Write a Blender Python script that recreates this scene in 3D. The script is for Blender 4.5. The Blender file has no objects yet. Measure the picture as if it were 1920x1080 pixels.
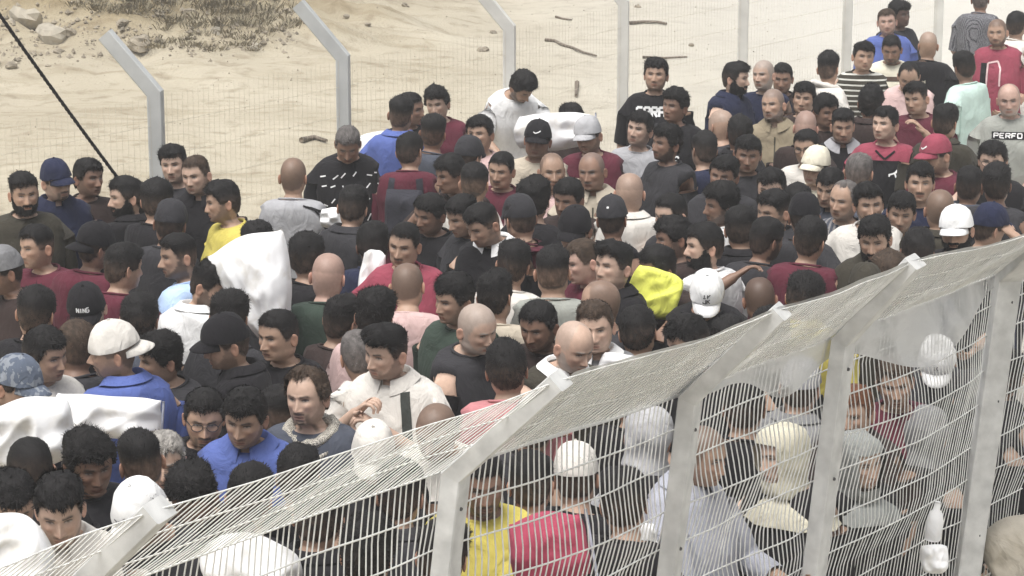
import bpy, math, random
import numpy as np
from mathutils import Vector
from mathutils.bvhtree import BVHTree

# ------------------------------------------------------------------ camera, world, light
scene = bpy.context.scene
COL = scene.collection
FPX = 4600.0
CAMZ = 4.2
TH = math.atan(1084.0 / FPX)
cam_d = bpy.data.cameras.new('camera')
cam_d.sensor_width = 36.0
cam_d.lens = FPX / 1920.0 * 36.0
cam_d.clip_start = 0.1
cam_d.clip_end = 1000
cam = bpy.data.objects.new('camera', cam_d)
COL.objects.link(cam)
cam.location = (0, 0, CAMZ)
cam.rotation_euler = (math.pi / 2 - TH, 0, 0)
scene.camera = cam

world = bpy.data.worlds.new('World')
scene.world = world
world.use_nodes = True
wn = world.node_tree
sky = wn.nodes.new('ShaderNodeTexSky')
sky.sky_type = 'NISHITA'
sky.sun_disc = False
SUN_EL, SUN_AZ = 70.0, 215.0
sky.sun_elevation = math.radians(SUN_EL)
sky.sun_rotation = math.radians(SUN_AZ)
sky.air_density = 1.0
sky.dust_density = 6.0
sky.ozone_density = 0.6
hs = wn.nodes.new('ShaderNodeHueSaturation')
hs.inputs['Saturation'].default_value = 0.22
wn.links.new(sky.outputs[0], hs.inputs['Color'])
bg = wn.nodes['Background']
bg.inputs['Strength'].default_value = 0.15
wn.links.new(hs.outputs[0], bg.inputs['Color'])

sun_d = bpy.data.lights.new('sun', 'SUN')
sun_d.energy = 1.5
sun_d.angle = math.radians(30)
sun_d.color = (1.0, 0.975, 0.94)
sun = bpy.data.objects.new('sun', sun_d)
COL.objects.link(sun)
# direction towards the sun: behind the camera, to the left
az = math.radians(SUN_AZ)
sd = Vector((math.sin(az) * math.cos(math.radians(SUN_EL)), math.cos(az) * math.cos(math.radians(SUN_EL)), math.sin(math.radians(SUN_EL))))
sun.rotation_euler = sd.to_track_quat('Z', 'Y').to_euler()

scene.view_settings.view_transform = 'Standard'
scene.view_settings.look = 'None'
scene.view_settings.exposure = 0.38
scene.view_settings.gamma = 1.0
scene.view_settings.use_curve_mapping = False

# ------------------------------------------------------------------ helpers
CF = np.array([0, math.cos(TH), -math.sin(TH)])
CU = np.array([0, math.sin(TH), math.cos(TH)])
CX = np.array([1.0, 0, 0])

def ray(px, py):
    return CF + CX * ((px - 960.0) / FPX) + CU * ((540.0 - py) / FPX)

def at_z(px, py, z):
    """world point seen at photo pixel (px, py) at height z"""
    d = ray(px, py)
    t = (z - CAMZ) / d[2]
    return np.array([0, 0, CAMZ]) + d * t

def at_y(px, py, y):
    d = ray(px, py)
    return np.array([0, 0, CAMZ]) + d * (y / d[1])

def _h(ix, iy, iz, seed):
    n = (ix * 73856093) ^ (iy * 19349663) ^ (iz * 83492791) ^ (seed * 2654435)
    n = (n ^ (n >> 13)) * 1274126177
    n = n & 0x7fffffff
    n = (n ^ (n >> 16)) & 0xffff
    return n / 32767.5 - 1.0

def vnoise(P, seed=0):
    P = np.asarray(P, dtype=np.float64)
    I = np.floor(P).astype(np.int64)
    F = P - I
    F = F * F * (3 - 2 * F)
    out = 0
    for dx in (0, 1):
        wx = F[..., 0] if dx else 1 - F[..., 0]
        for dy in (0, 1):
            wy = F[..., 1] if dy else 1 - F[..., 1]
            for dz in (0, 1):
                wz = F[..., 2] if dz else 1 - F[..., 2]
                out = out + wx * wy * wz * _h(I[..., 0] + dx, I[..., 1] + dy, I[..., 2] + dz, seed)
    return out

def sstep(a, b, x):
    t = np.clip((np.asarray(x, float) - a) / (b - a), 0, 1)
    return t * t * (3 - 2 * t)

def spline(xs, ys, x):
    """Catmull-Rom through (xs, ys)"""
    xs = np.asarray(xs, float); ys = np.asarray(ys, float); x = np.asarray(x, float)
    m = np.gradient(ys, xs)
    i = np.clip(np.searchsorted(xs, x) - 1, 0, len(xs) - 2)
    h = xs[i + 1] - xs[i]
    t = np.clip((x - xs[i]) / h, 0, 1)
    return ((2*t**3 - 3*t**2 + 1) * ys[i] + (t**3 - 2*t**2 + t) * h * m[i]
            + (-2*t**3 + 3*t**2) * ys[i+1] + (t**3 - t**2) * h * m[i+1])

class MB:
    """collects vertices and faces, makes ONE mesh object"""
    def __init__(s):
        s.v = []; s.f = []; s.c = []; s.n = 0
    def add(s, V, F, c=None):
        V = np.asarray(V, float).reshape(-1, 3)
        b = s.n
        s.v.append(V); s.n += len(V)
        s.f.extend([tuple(i + b for i in f) for f in F])
        if c is not None:
            c = np.asarray(c, float)
            s.c.append(np.broadcast_to(c, (len(V), 3)))
        return b
    def box(s, c, sz, R=None):
        x, y, z = [k / 2 for k in sz]
        V = np.array([[-x,-y,-z],[x,-y,-z],[x,y,-z],[-x,y,-z],[-x,-y,z],[x,-y,z],[x,y,z],[-x,y,z]])
        if R is not None: V = V @ np.asarray(R).T
        s.add(V + np.asarray(c), [(3,2,1,0),(4,5,6,7),(0,1,5,4),(1,2,6,5),(2,3,7,6),(3,0,4,7)])
    def tube(s, pts, r, seg=5, caps=True, c=None, flat=1.0):
        pts = np.asarray(pts, float); n = len(pts)
        r = np.broadcast_to(np.asarray(r, float), (n,))
        V, U, W = frames(pts)
        ph = np.arange(seg) / seg * 2 * math.pi
        ring = pts[:, None, :] + r[:, None, None] * (np.cos(ph)[None, :, None] * U[:, None, :] + flat * np.sin(ph)[None, :, None] * W[:, None, :])
        F = grid_faces(n, seg, wrap=True)
        if caps:
            F = F + [tuple(range(seg))[::-1], tuple(range((n-1)*seg, n*seg))]
        s.add(ring.reshape(-1, 3), F, c)
    def build(s, name, mat, parent=None, smooth=True):
        V = np.concatenate(s.v) if s.v else np.zeros((0, 3))
        me = bpy.data.meshes.new(name)
        lens = np.fromiter((len(f) for f in s.f), dtype=np.int32, count=len(s.f))
        idx = np.fromiter((i for f in s.f for i in f), dtype=np.int32, count=int(lens.sum()))
        me.vertices.add(len(V)); me.vertices.foreach_set('co', V.astype(np.float32).ravel())
        me.loops.add(len(idx)); me.loops.foreach_set('vertex_index', idx)
        me.polygons.add(len(lens))
        st = np.zeros(len(lens), np.int32); st[1:] = np.cumsum(lens)[:-1]
        me.polygons.foreach_set('loop_start', st)
        me.polygons.foreach_set('loop_total', lens)
        me.polygons.foreach_set('use_smooth', np.full(len(lens), smooth))
        me.update(calc_edges=True)
        if s.c and sum(len(k) for k in s.c) == len(V):
            ca = me.color_attributes.new('Col', 'FLOAT_COLOR', 'POINT')
            C = np.ones((len(V), 4), np.float32); C[:, :3] = np.clip(np.concatenate(s.c), 0, 1)
            ca.data.foreach_set('color', C.ravel())
        if mat: me.materials.append(mat)
        o = bpy.data.objects.new(name, me)
        COL.objects.link(o)
        if parent: o.parent = parent
        return o

def frames(pts, up=None):
    n = len(pts)
    T = np.gradient(pts, axis=0)
    T /= np.linalg.norm(T, axis=1)[:, None] + 1e-12
    a = np.array([0, 0, 1.0]) if up is None else np.asarray(up, float)
    if abs(T[0] @ a) > 0.95: a = np.array([0, 1.0, 0])
    u = a - T[0] * (a @ T[0]); u /= np.linalg.norm(u)
    U = [u]
    for i in range(1, n):
        u = U[-1] - T[i] * (U[-1] @ T[i]); u /= np.linalg.norm(u) + 1e-12
        U.append(u)
    U = np.array(U); W = np.cross(T, U)
    return T, U, W

def grid_faces(R, C, wrap=False, keep=None, b=0):
    F = []
    cc = C if wrap else C - 1
    for r in range(R - 1):
        for c in range(cc):
            c2 = (c + 1) % C
            if keep is not None and not keep(r, c): continue
            F.append((b + r*C + c, b + (r+1)*C + c, b + (r+1)*C + c2, b + r*C + c2))
    return F

def tag(o, label=None, cat=None, group=None, kind=None):
    if label: o['label'] = label
    if cat: o['category'] = cat
    if group: o['group'] = group
    if kind: o['kind'] = kind
    return o

def empty(name, loc, rz=0):
    o = bpy.data.objects.new(name, None); COL.objects.link(o)
    o.empty_display_size = 0.2
    o.location = loc; o.rotation_euler = (0, 0, rz)
    return o

# ------------------------------------------------------------------ materials
def newmat(name):
    m = bpy.data.materials.new(name); m.use_nodes = True
    nt = m.node_tree
    return m, nt, nt.nodes['Principled BSDF']

def N(nt, t, **kw):
    n = nt.nodes.new(t)
    for k, v in kw.items(): setattr(n, k, v)
    return n

def noise_bump(nt, p, scale, dist, strength=0.5, coord='Object', detail=4, stretch=None):
    tc = N(nt, 'ShaderNodeTexCoord')
    src = tc.outputs[coord]
    if stretch:
        mp = N(nt, 'ShaderNodeMapping'); mp.inputs['Scale'].default_value = stretch
        nt.links.new(src, mp.inputs[0]); src = mp.outputs[0]
    nz = N(nt, 'ShaderNodeTexNoise'); nz.inputs['Scale'].default_value = scale; nz.inputs['Detail'].default_value = detail
    nt.links.new(src, nz.inputs['Vector'])
    b = N(nt, 'ShaderNodeBump'); b.inputs['Distance'].default_value = dist; b.inputs['Strength'].default_value = strength
    nt.links.new(nz.outputs[0], b.inputs['Height']); nt.links.new(b.outputs[0], p.inputs['Normal'])
    return nz, src

def attr_mat(name, rough, bump_scale, bump_dist, spec=0.4, stretch=None, var=0.12, sub=0.0):
    m, nt, p = newmat(name)
    at = N(nt, 'ShaderNodeAttribute'); at.attribute_name = 'Col'
    nz, src = noise_bump(nt, p, bump_scale, bump_dist, 0.6, stretch=stretch)
    mx = N(nt, 'ShaderNodeMix', data_type='RGBA', blend_type='MULTIPLY')
    mx.inputs[0].default_value = 1.0
    rp = N(nt, 'ShaderNodeMapRange'); rp.inputs[1].default_value = 0.3; rp.inputs[2].default_value = 0.7
    rp.inputs[3].default_value = 1 - var; rp.inputs[4].default_value = 1 + var
    nz2 = N(nt, 'ShaderNodeTexNoise'); nz2.inputs['Scale'].default_value = bump_scale * 0.35
    nt.links.new(src, nz2.inputs['Vector']); nt.links.new(nz2.outputs[0], rp.inputs[0])
    cb = N(nt, 'ShaderNodeCombineColor')
    for i in range(3): nt.links.new(rp.outputs[0], cb.inputs[i])
    nt.links.new(at.outputs['Color'], mx.inputs[6]); nt.links.new(cb.outputs[0], mx.inputs[7])
    nt.links.new(mx.outputs[2], p.inputs['Base Color'])
    p.inputs['Roughness'].default_value = rough
    p.inputs['Specular IOR Level'].default_value = spec
    if sub:
        p.inputs['Subsurface Weight'].default_value = sub
        p.inputs['Subsurface Radius'].default_value = (0.012, 0.004, 0.002)
        p.inputs['Subsurface Scale'].default_value = 1.0
    return m

SKIN = attr_mat('skin', 0.52, 160, 0.0006, 0.45, var=0.07)
HAIR = attr_mat('hair', 0.70, 240, 0.0035, 0.22, stretch=(1.0, 0.35, 0.35), var=0.35)

_cloth = {}
def cloth(col, rough=0.9, pattern=None, col2=None, name='cloth'):
    key = (tuple(col), rough, pattern, tuple(col2) if col2 else None)
    if key in _cloth: return _cloth[key]
    m, nt, p = newmat(name)
    tc = N(nt, 'ShaderNodeTexCoord')
    # faded / worn variation that belongs to the cloth
    nz = N(nt, 'ShaderNodeTexNoise'); nz.inputs['Scale'].default_value = 9; nz.inputs['Detail'].default_value = 6
    nt.links.new(tc.outputs['Object'], nz.inputs['Vector'])
    rp = N(nt, 'ShaderNodeMapRange'); rp.inputs[1].default_value = 0.3; rp.inputs[2].default_value = 0.7
    rp.inputs[3].default_value = 0.84; rp.inputs[4].default_value = 1.12
    nt.links.new(nz.outputs[0], rp.inputs[0])
    cb = N(nt, 'ShaderNodeCombineColor')
    for i in range(3): nt.links.new(rp.outputs[0], cb.inputs[i])
    mx = N(nt, 'ShaderNodeMix', data_type='RGBA', blend_type='MULTIPLY'); mx.inputs[0].default_value = 1.0
    nt.links.new(cb.outputs[0], mx.inputs[7])
    if pattern:
        c2 = col2 or (0.7, 0.7, 0.7)
        px = N(nt, 'ShaderNodeMix', data_type='RGBA')
        px.inputs[6].default_value = (*col, 1); px.inputs[7].default_value = (*c2, 1)
        mp = N(nt, 'ShaderNodeMapping')
        nt.links.new(tc.outputs['Object'], mp.inputs[0])
        if pattern == 'check':
            mp.inputs['Scale'].default_value = (38, 38, 38)
            mp.inputs['Rotation'].default_value = (0.0, 0.78, 0.0)
            t = N(nt, 'ShaderNodeTexVoronoi'); t.distance = 'CHEBYCHEV'; t.inputs['Randomness'].default_value = 0.25
            nt.links.new(mp.outputs[0], t.inputs['Vector'])
            g = N(nt, 'ShaderNodeMath', operation='GREATER_THAN'); g.inputs[1].default_value = 0.33
            nt.links.new(t.outputs['Distance'], g.inputs[0])
        elif pattern == 'keffiyeh':
            mp.inputs['Scale'].default_value = (46, 46, 46)
            mp.inputs['Rotation'].default_value = (0.4, 0.7, 0.2)
            t = N(nt, 'ShaderNodeTexVoronoi'); t.inputs['Randomness'].default_value = 0.3
            nt.links.new(mp.outputs[0], t.inputs['Vector'])
            g = N(nt, 'ShaderNodeMath', operation='GREATER_THAN'); g.inputs[1].default_value = 0.46
            nt.links.new(t.outputs['Distance'], g.inputs[0])
        elif pattern == 'hstripe':
            w = N(nt, 'ShaderNodeTexWave'); w.bands_direction = 'Z'; w.inputs['Scale'].default_value = 8.0; w.inputs['Distortion'].default_value = 0.4
            nt.links.new(tc.outputs['Object'], w.inputs['Vector'])
            g = N(nt, 'ShaderNodeMath', operation='GREATER_THAN'); g.inputs[1].default_value = 0.80
            nt.links.new(w.outputs['Fac'], g.inputs[0])
        elif pattern == 'vstripe':
            w = N(nt, 'ShaderNodeTexWave'); w.bands_direction = 'X'; w.inputs['Scale'].default_value = 11; w.inputs['Distortion'].default_value = 1.2
            nt.links.new(tc.outputs['Object'], w.inputs['Vector'])
            g = N(nt, 'ShaderNodeMath', operation='GREATER_THAN'); g.inputs[1].default_value = 0.6
            nt.links.new(w.outputs['Fac'], g.inputs[0])
        else:   # camo
            t = N(nt, 'ShaderNodeTexNoise'); t.inputs['Scale'].default_value = 30
            nt.links.new(tc.outputs['Object'], t.inputs['Vector'])
            g = N(nt, 'ShaderNodeMath', operation='GREATER_THAN'); g.inputs[1].default_value = 0.53
            nt.links.new(t.outputs[0], g.inputs[0])
        nt.links.new(g.outputs[0], px.inputs[0])
        nt.links.new(px.outputs[2], mx.inputs[6])
    else:
        mx.inputs[6].default_value = (*col, 1)
    nt.links.new(mx.outputs[2], p.inputs['Base Color'])
    p.inputs['Roughness'].default_value = rough
    p.inputs['Specular IOR Level'].default_value = 0.2
    p.inputs['Sheen Weight'].default_value = 0.03
    # folds
    f1 = N(nt, 'ShaderNodeTexNoise'); f1.inputs['Scale'].default_value = 13; f1.inputs['Detail'].default_value = 3; f1.inputs['Distortion'].default_value = 1.6
    mp2 = N(nt, 'ShaderNodeMapping'); mp2.inputs['Scale'].default_value = (1, 1, 0.55); mp2.inputs['Rotation'].default_value = (0.3, 0.5, 0)
    nt.links.new(tc.outputs['Object'], mp2.inputs[0]); nt.links.new(mp2.outputs[0], f1.inputs['Vector'])
    f2 = N(nt, 'ShaderNodeTexNoise'); f2.inputs['Scale'].default_value = 260
    nt.links.new(tc.outputs['Object'], f2.inputs['Vector'])
    b1 = N(nt, 'ShaderNodeBump'); b1.inputs['Distance'].default_value = 0.018; b1.inputs['Strength'].default_value = 0.75
    b2 = N(nt, 'ShaderNodeBump'); b2.inputs['Distance'].default_value = 0.0012; b2.inputs['Strength'].default_value = 0.5
    nt.links.new(f1.outputs[0], b1.inputs['Height']); nt.links.new(f2.outputs[0], b2.inputs['Height'])
    nt.links.new(b1.outputs[0], b2.inputs['Normal']); nt.links.new(b2.outputs[0], p.inputs['Normal'])
    _cloth[key] = m
    return m

def plain(name, col, rough=0.6, metal=0.0, scale=30, var=0.15, bump=0.002, spec=0.4):
    m, nt, p = newmat(name)
    tc = N(nt, 'ShaderNodeTexCoord')
    nz = N(nt, 'ShaderNodeTexNoise'); nz.inputs['Scale'].default_value = scale; nz.inputs['Detail'].default_value = 6
    nt.links.new(tc.outputs['Object'], nz.inputs['Vector'])
    cr = N(nt, 'ShaderNodeValToRGB')
    cr.color_ramp.elements[0].position = 0.3; cr.color_ramp.elements[1].position = 0.7
    cr.color_ramp.elements[0].color = (*[c * (1 - var) for c in col], 1)
    cr.color_ramp.elements[1].color = (*[min(1, c * (1 + var)) for c in col], 1)
    nt.links.new(nz.outputs[0], cr.inputs[0]); nt.links.new(cr.outputs[0], p.inputs['Base Color'])
    p.inputs['Roughness'].default_value = rough; p.inputs['Metallic'].default_value = metal
    p.inputs['Specular IOR Level'].default_value = spec
    if bump:
        b = N(nt, 'ShaderNodeBump'); b.inputs['Distance'].default_value = bump; b.inputs['Strength'].default_value = 0.6
        nt.links.new(nz.outputs[0], b.inputs['Height']); nt.links.new(b.outputs[0], p.inputs['Normal'])
    return m

def sack_mat():
    m, nt, p = newmat('woven_sack_cloth')
    tc = N(nt, 'ShaderNodeTexCoord')
    wv = []
    for ax in ('X', 'Z'):
        w = N(nt, 'ShaderNodeTexWave'); w.bands_direction = ax; w.inputs['Scale'].default_value = 110; w.inputs['Distortion'].default_value = .6
        nt.links.new(tc.outputs['Object'], w.inputs['Vector']); wv.append(w)
    mu = N(nt, 'ShaderNodeMath', operation='MULTIPLY'); nt.links.new(wv[0].outputs['Fac'], mu.inputs[0]); nt.links.new(wv[1].outputs['Fac'], mu.inputs[1])
    nz = N(nt, 'ShaderNodeTexNoise'); nz.inputs['Scale'].default_value = 5; nz.inputs['Detail'].default_value = 7; nz.inputs['Distortion'].default_value = 1.2
    nt.links.new(tc.outputs['Object'], nz.inputs['Vector'])
    cr = N(nt, 'ShaderNodeValToRGB'); e = cr.color_ramp.elements
    e[0].position = .34; e[0].color = (.66, .64, .60, 1); e[1].position = .5; e[1].color = (.84, .84, .84, 1)
    nt.links.new(nz.outputs[0], cr.inputs[0]); nt.links.new(cr.outputs[0], p.inputs['Base Color'])
    b1 = N(nt, 'ShaderNodeBump'); b1.inputs['Distance'].default_value = .006; b1.inputs['Strength'].default_value = .6
    b2 = N(nt, 'ShaderNodeBump'); b2.inputs['Distance'].default_value = .0008; b2.inputs['Strength'].default_value = .6
    nt.links.new(nz.outputs[0], b1.inputs['Height']); nt.links.new(mu.outputs[0], b2.inputs['Height'])
    nt.links.new(b1.outputs[0], b2.inputs['Normal']); nt.links.new(b2.outputs[0], p.inputs['Normal'])
    p.inputs['Roughness'].default_value = .5; p.inputs['Specular IOR Level'].default_value = .4
    return m
# ------------------------------------------------------------------ ground
def ground_h(x, y):
    P = np.stack([np.asarray(x) * 0.5, np.asarray(y) * 0.5, np.zeros_like(np.asarray(x, float))], -1)
    far = sstep(15.5, 19, y)
    h = far * (0.05 * vnoise(P, 3) + 0.025 * vnoise(P * 4.1, 4) + 0.012 * vnoise(P * 11, 5))
    # bank of dirt rising far left
    bank = sstep(27, 32, y) * sstep(0.5, -5, x) * 0.9
    P2 = P * 2.6
    return h + bank * (0.75 + 0.35 * vnoise(P2, 8) + 0.2 * vnoise(P2 * 3, 9))

m_sand, nt, p = newmat('sand')
tc = N(nt, 'ShaderNodeTexCoord')
def nzs(scale, detail=6, stretch=None, dist=0):
    n = N(nt, 'ShaderNodeTexNoise'); n.inputs['Scale'].default_value = scale; n.inputs['Detail'].default_value = detail
    n.inputs['Distortion'].default_value = dist
    if stretch:
        mp = N(nt, 'ShaderNodeMapping'); mp.inputs['Scale'].default_value = stretch; mp.inputs['Rotation'].default_value = (0, 0, 0.35)
        nt.links.new(tc.outputs['Object'], mp.inputs[0]); nt.links.new(mp.outputs[0], n.inputs['Vector'])
    else:
        nt.links.new(tc.outputs['Object'], n.inputs['Vector'])
    return n
na = nzs(0.5); nb = nzs(0.9, 10, (0.6, 2.2, 1), 1.8); nc = nzs(28, 8); nd = nzs(4.0, 12)
ra = N(nt, 'ShaderNodeValToRGB'); e = ra.color_ramp.elements
e[0].position = 0.3; e[0].color = (0.38, 0.335, 0.25, 1); e[1].position = 0.7; e[1].color = (0.48, 0.435, 0.34, 1)
nt.links.new(na.outputs[0], ra.inputs[0])
rb = N(nt, 'ShaderNodeValToRGB'); e = rb.color_ramp.elements
e[0].position = 0.30; e[0].color = (0.78, 0.75, 0.70, 1); e[1].position = 0.47; e[1].color = (1.0, 1.0, 1.0, 1)
nt.links.new(nb.outputs[0], rb.inputs[0])
rd = N(nt, 'ShaderNodeValToRGB'); e = rd.color_ramp.elements
e[0].position = 0.30; e[0].color = (0.55, 0.50, 0.44, 1); e[1].position = 0.47; e[1].color = (1, 1, 1, 1)
nt.links.new(nd.outputs[0], rd.inputs[0])
m1 = N(nt, 'ShaderNodeMix', data_type='RGBA', blend_type='MULTIPLY'); m1.inputs[0].default_value = 0.8
nt.links.new(ra.outputs[0], m1.inputs[6]); nt.links.new(rb.outputs[0], m1.inputs[7])
m2 = N(nt, 'ShaderNodeMix', data_type='RGBA', blend_type='MULTIPLY'); m2.inputs[0].default_value = 0.55
nt.links.new(m1.outputs[2], m2.inputs[6]); nt.links.new(rd.outputs[0], m2.inputs[7])
# hazy whiteout painted as paler sand to the right, darker earth in the dirt bank to the left
sx = N(nt, 'ShaderNodeSeparateXYZ'); nt.links.new(tc.outputs['Object'], sx.inputs[0])
mr = N(nt, 'ShaderNodeMapRange'); mr.inputs[1].default_value = -1; mr.inputs[2].default_value = 4.5
nt.links.new(sx.outputs[0], mr.inputs[0])
m3 = N(nt, 'ShaderNodeMix', data_type='RGBA'); m3.inputs[7].default_value = (0.57, 0.555, 0.51, 1)
mm = N(nt, 'ShaderNodeMath', operation='MULTIPLY'); mm.inputs[1].default_value = 0.8
nt.links.new(mr.outputs[0], mm.inputs[0]); nt.links.new(mm.outputs[0], m3.inputs[0])
nt.links.new(m2.outputs[2], m3.inputs[6])
mz = N(nt, 'ShaderNodeMapRange'); mz.inputs[1].default_value = 0.18; mz.inputs[2].default_value = 0.6
nt.links.new(sx.outputs[2], mz.inputs[0])
m4 = N(nt, 'ShaderNodeMix', data_type='RGBA', blend_type='MULTIPLY'); m4.inputs[7].default_value = (0.66, 0.60, 0.48, 1)
nt.links.new(mz.outputs[0], m4.inputs[0]); nt.links.new(m3.outputs[2], m4.inputs[6])
nt.links.new(m4.outputs[2], p.inputs['Base Color'])
p.inputs['Roughness'].default_value = 0.95; p.inputs['Specular IOR Level'].default_value = 0.1
b = N(nt, 'ShaderNodeBump'); b.inputs['Distance'].default_value = 0.03; b.inputs['Strength'].default_value = 0.8
ad = N(nt, 'ShaderNodeMath', operation='ADD')
nt.links.new(nb.outputs[0], ad.inputs[0]); nt.links.new(nc.outputs[0], ad.inputs[1])
nt.links.new(ad.outputs[0], b.inputs['Height']); nt.links.new(b.outputs[0], p.inputs['Normal'])

xs = np.concatenate([np.linspace(-400, -16, 14)[:-1], np.linspace(-16, 16, 150), np.linspace(16, 400, 14)[1:]])
ys = np.concatenate([np.linspace(-60, 12, 10)[:-1], np.linspace(12, 42, 190), np.linspace(42, 700, 16)[1:]])
X, Y = np.meshgrid(xs, ys[::-1])
Z = ground_h(X, Y)
g = MB(); g.add(np.stack([X, Y, Z], -1).reshape(-1, 3), grid_faces(len(ys), len(xs)))
ground = g.build('ground', m_sand); tag(ground, kind='structure')

# ------------------------------------------------------------------ stones, sticks, weeds behind
rng = random.Random(5)
m_rock = plain('rock', (0.27, 0.235, 0.18), 0.95, scale=9, var=0.35, bump=0.02)
m_rock2 = plain('pale_concrete', (0.36, 0.325, 0.26), 0.95, scale=7, var=0.25, bump=0.015)
def rock_mesh(seed, s):
    n, k = 7, 10
    th = np.linspace(0, math.pi, n); ph = np.linspace(0, 2 * math.pi, k, endpoint=False)
    V = np.array([[math.sin(a) * math.cos(b), math.sin(a) * math.sin(b), math.cos(a)] for a in th for b in ph])
    V = np.sign(V) * np.abs(V) ** 0.8
    r = 1 + 0.35 * vnoise(V * 1.6 + seed, seed) + 0.15 * vnoise(V * 4, seed + 1)
    V = V * r[:, None] * np.array(s)
    q = MB(); q.add(V, grid_faces(n, k, wrap=True)); return q
rocks = [  # photo px, py of the middle, width in px, label
 (262, 78, 46, 'dark brown wedge of rock left of the leaning post top'),
 (96, 60, 60, 'large tilted slab of broken concrete near the rope'),
 (45, 28, 66, 'pale flat concrete lump in the upper left corner'),
 (130, 58, 30, 'small dark rock against the broken slab by the rope'),
 (66, 34, 26, 'little dark stone on the pale concrete lump'),
 (405, 58, 22, 'pale round stone on the dirt bank'),
 (480, 88, 22, 'flat white stone at the foot of the dirt bank'),
 (355, 26, 30, 'brown lump of earth high on the dirt bank'),
 (300, 30, 18, 'small brown stone beneath the dry weeds'),
 (650, 32, 14, 'small dark stone beside the second post'),
 (760, 12, 16, 'dark pebble near the top edge left of the third post'),
 (690, 44, 12, 'tiny dark pebble on open sand'),
 (905, 92, 22, 'low brown stone left of the third post'),
 (1296, 84, 12, 'dark pebble above the man in the black printed shirt'),
 (1195, 12, 14, 'small pebble by the fourth post'),
 (925, 60, 14, 'small stone beside the third post'),
 (20, 120, 24, 'half buried stone left of the rope'),
 (110, 95, 20, 'half buried stone right of the rope'),
 (230, 40, 22, 'rough stone just right of the leaning post tip'),
 (540, 20, 20, 'stone at the upper end of the second post arm'),
]
def at_ground(px, py):
    d = ray(px, py); t = np.linspace(12, 120, 2200)
    x, y, z = d[0] * t, d[1] * t, CAMZ + d[2] * t
    h = ground_h(x, y); k = np.argmax(z < h)
    if not (z < h).any(): k = len(t) - 1
    return np.array([x[k], y[k], h[k]])
for i, (px, py, w, lab) in enumerate(rocks):
    P0 = at_ground(px, py + w * .25)
    s = w / FPX * P0[1] / 2
    q = rock_mesh(i + 3, (s, s * 0.9, s * 0.62))
    o = q.build('rock', m_rock2 if i in (1, 2, 5, 6) else m_rock, smooth=False)
    o.location = (P0[0], P0[1], P0[2] + s * 0.2); o.rotation_euler = (rng.uniform(-.3, .3), rng.uniform(-.3, .3), rng.uniform(0, 6))
    tag(o, lab, 'rock', 'loose rocks on the sand')
# rubble crumbs too small to pick apart
q = MB()
r2 = np.random.RandomState(4)
for i in range(1500):
    if i < 900:
        px = r2.uniform(-40, 560) ; py = 20 + 95 * r2.rand() ** 0.8 - 0.04 * px + r2.normal() * 12
        w = 2 + 12 * r2.rand() ** 2.5
    else:
        px = r2.uniform(-20, 1500); py = r2.uniform(0, 260); w = r2.uniform(1.0, 3.4)
    P0 = at_ground(px, max(py, -20))
    s = w / FPX * P0[1] / 2
    V = np.array([[1,0,0],[0,1,0],[-1,0,0],[0,-1,0],[0,0,1],[0,0,-1]]) * s * r2.uniform(.6, 1.4, (6, 3)) + P0
    q.add(V, [(0,1,4),(1,2,4),(2,3,4),(3,0,4),(1,0,5),(2,1,5),(3,2,5),(0,3,5)])
tag(q.build('rubble', m_rock, smooth=False), 'scattered crumbs of rubble over the dirt bank and sand', 'rubble', kind='stuff')
# dry weeds
m_weed = plain('dry_weed', (0.22, 0.19, 0.125), 0.9, scale=8, var=0.3, bump=0)
def weeds(seed, box, n, hgt, label):
    q = MB(); r3 = np.random.RandomState(seed)
    for i in range(n // 9):
        px = r3.uniform(box[0], box[2]); py = r3.uniform(box[1], box[3])
        C0 = at_ground(px, py); sp = r3.uniform(.05, .16)
        for j in range(r3.randint(14, 34)):
            a = r3.uniform(0, 6.28); rr_ = sp * r3.rand()
            P0 = C0 + np.array([math.cos(a) * rr_ * 1.6, math.sin(a) * rr_, -.01])
            h = hgt * r3.uniform(.3, 1.0); l = h * r3.uniform(.3, 1.8); a += r3.normal() * .7
            m = P0 + np.array([math.cos(a) * l * .5, math.sin(a) * l * .5, h * .75])
            t = P0 + np.array([math.cos(a) * l, math.sin(a) * l, h * r3.uniform(.5, 1)])
            w = r3.uniform(.003, .007)
            q.add([P0 + [-w, 0, 0], P0 + [w, 0, 0], m + [-w, 0, 0], m + [w, 0, 0], t], [(0, 1, 3, 2), (2, 3, 4)])
    tag(q.build('dry_weeds', m_weed), label, 'weeds', kind='stuff')
weeds(1, (150, -10, 300, 30), 420, 0.12, 'dry yellowish weeds along the top of the dirt bank')
weeds(2, (300, -10, 560, 60), 900, 0.14, 'tangle of dry brushwood on the dirt bank')
weeds(3, (250, 60, 480, 95), 400, 0.08, 'dark dry twigs at the foot of the dirt bank')
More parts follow.
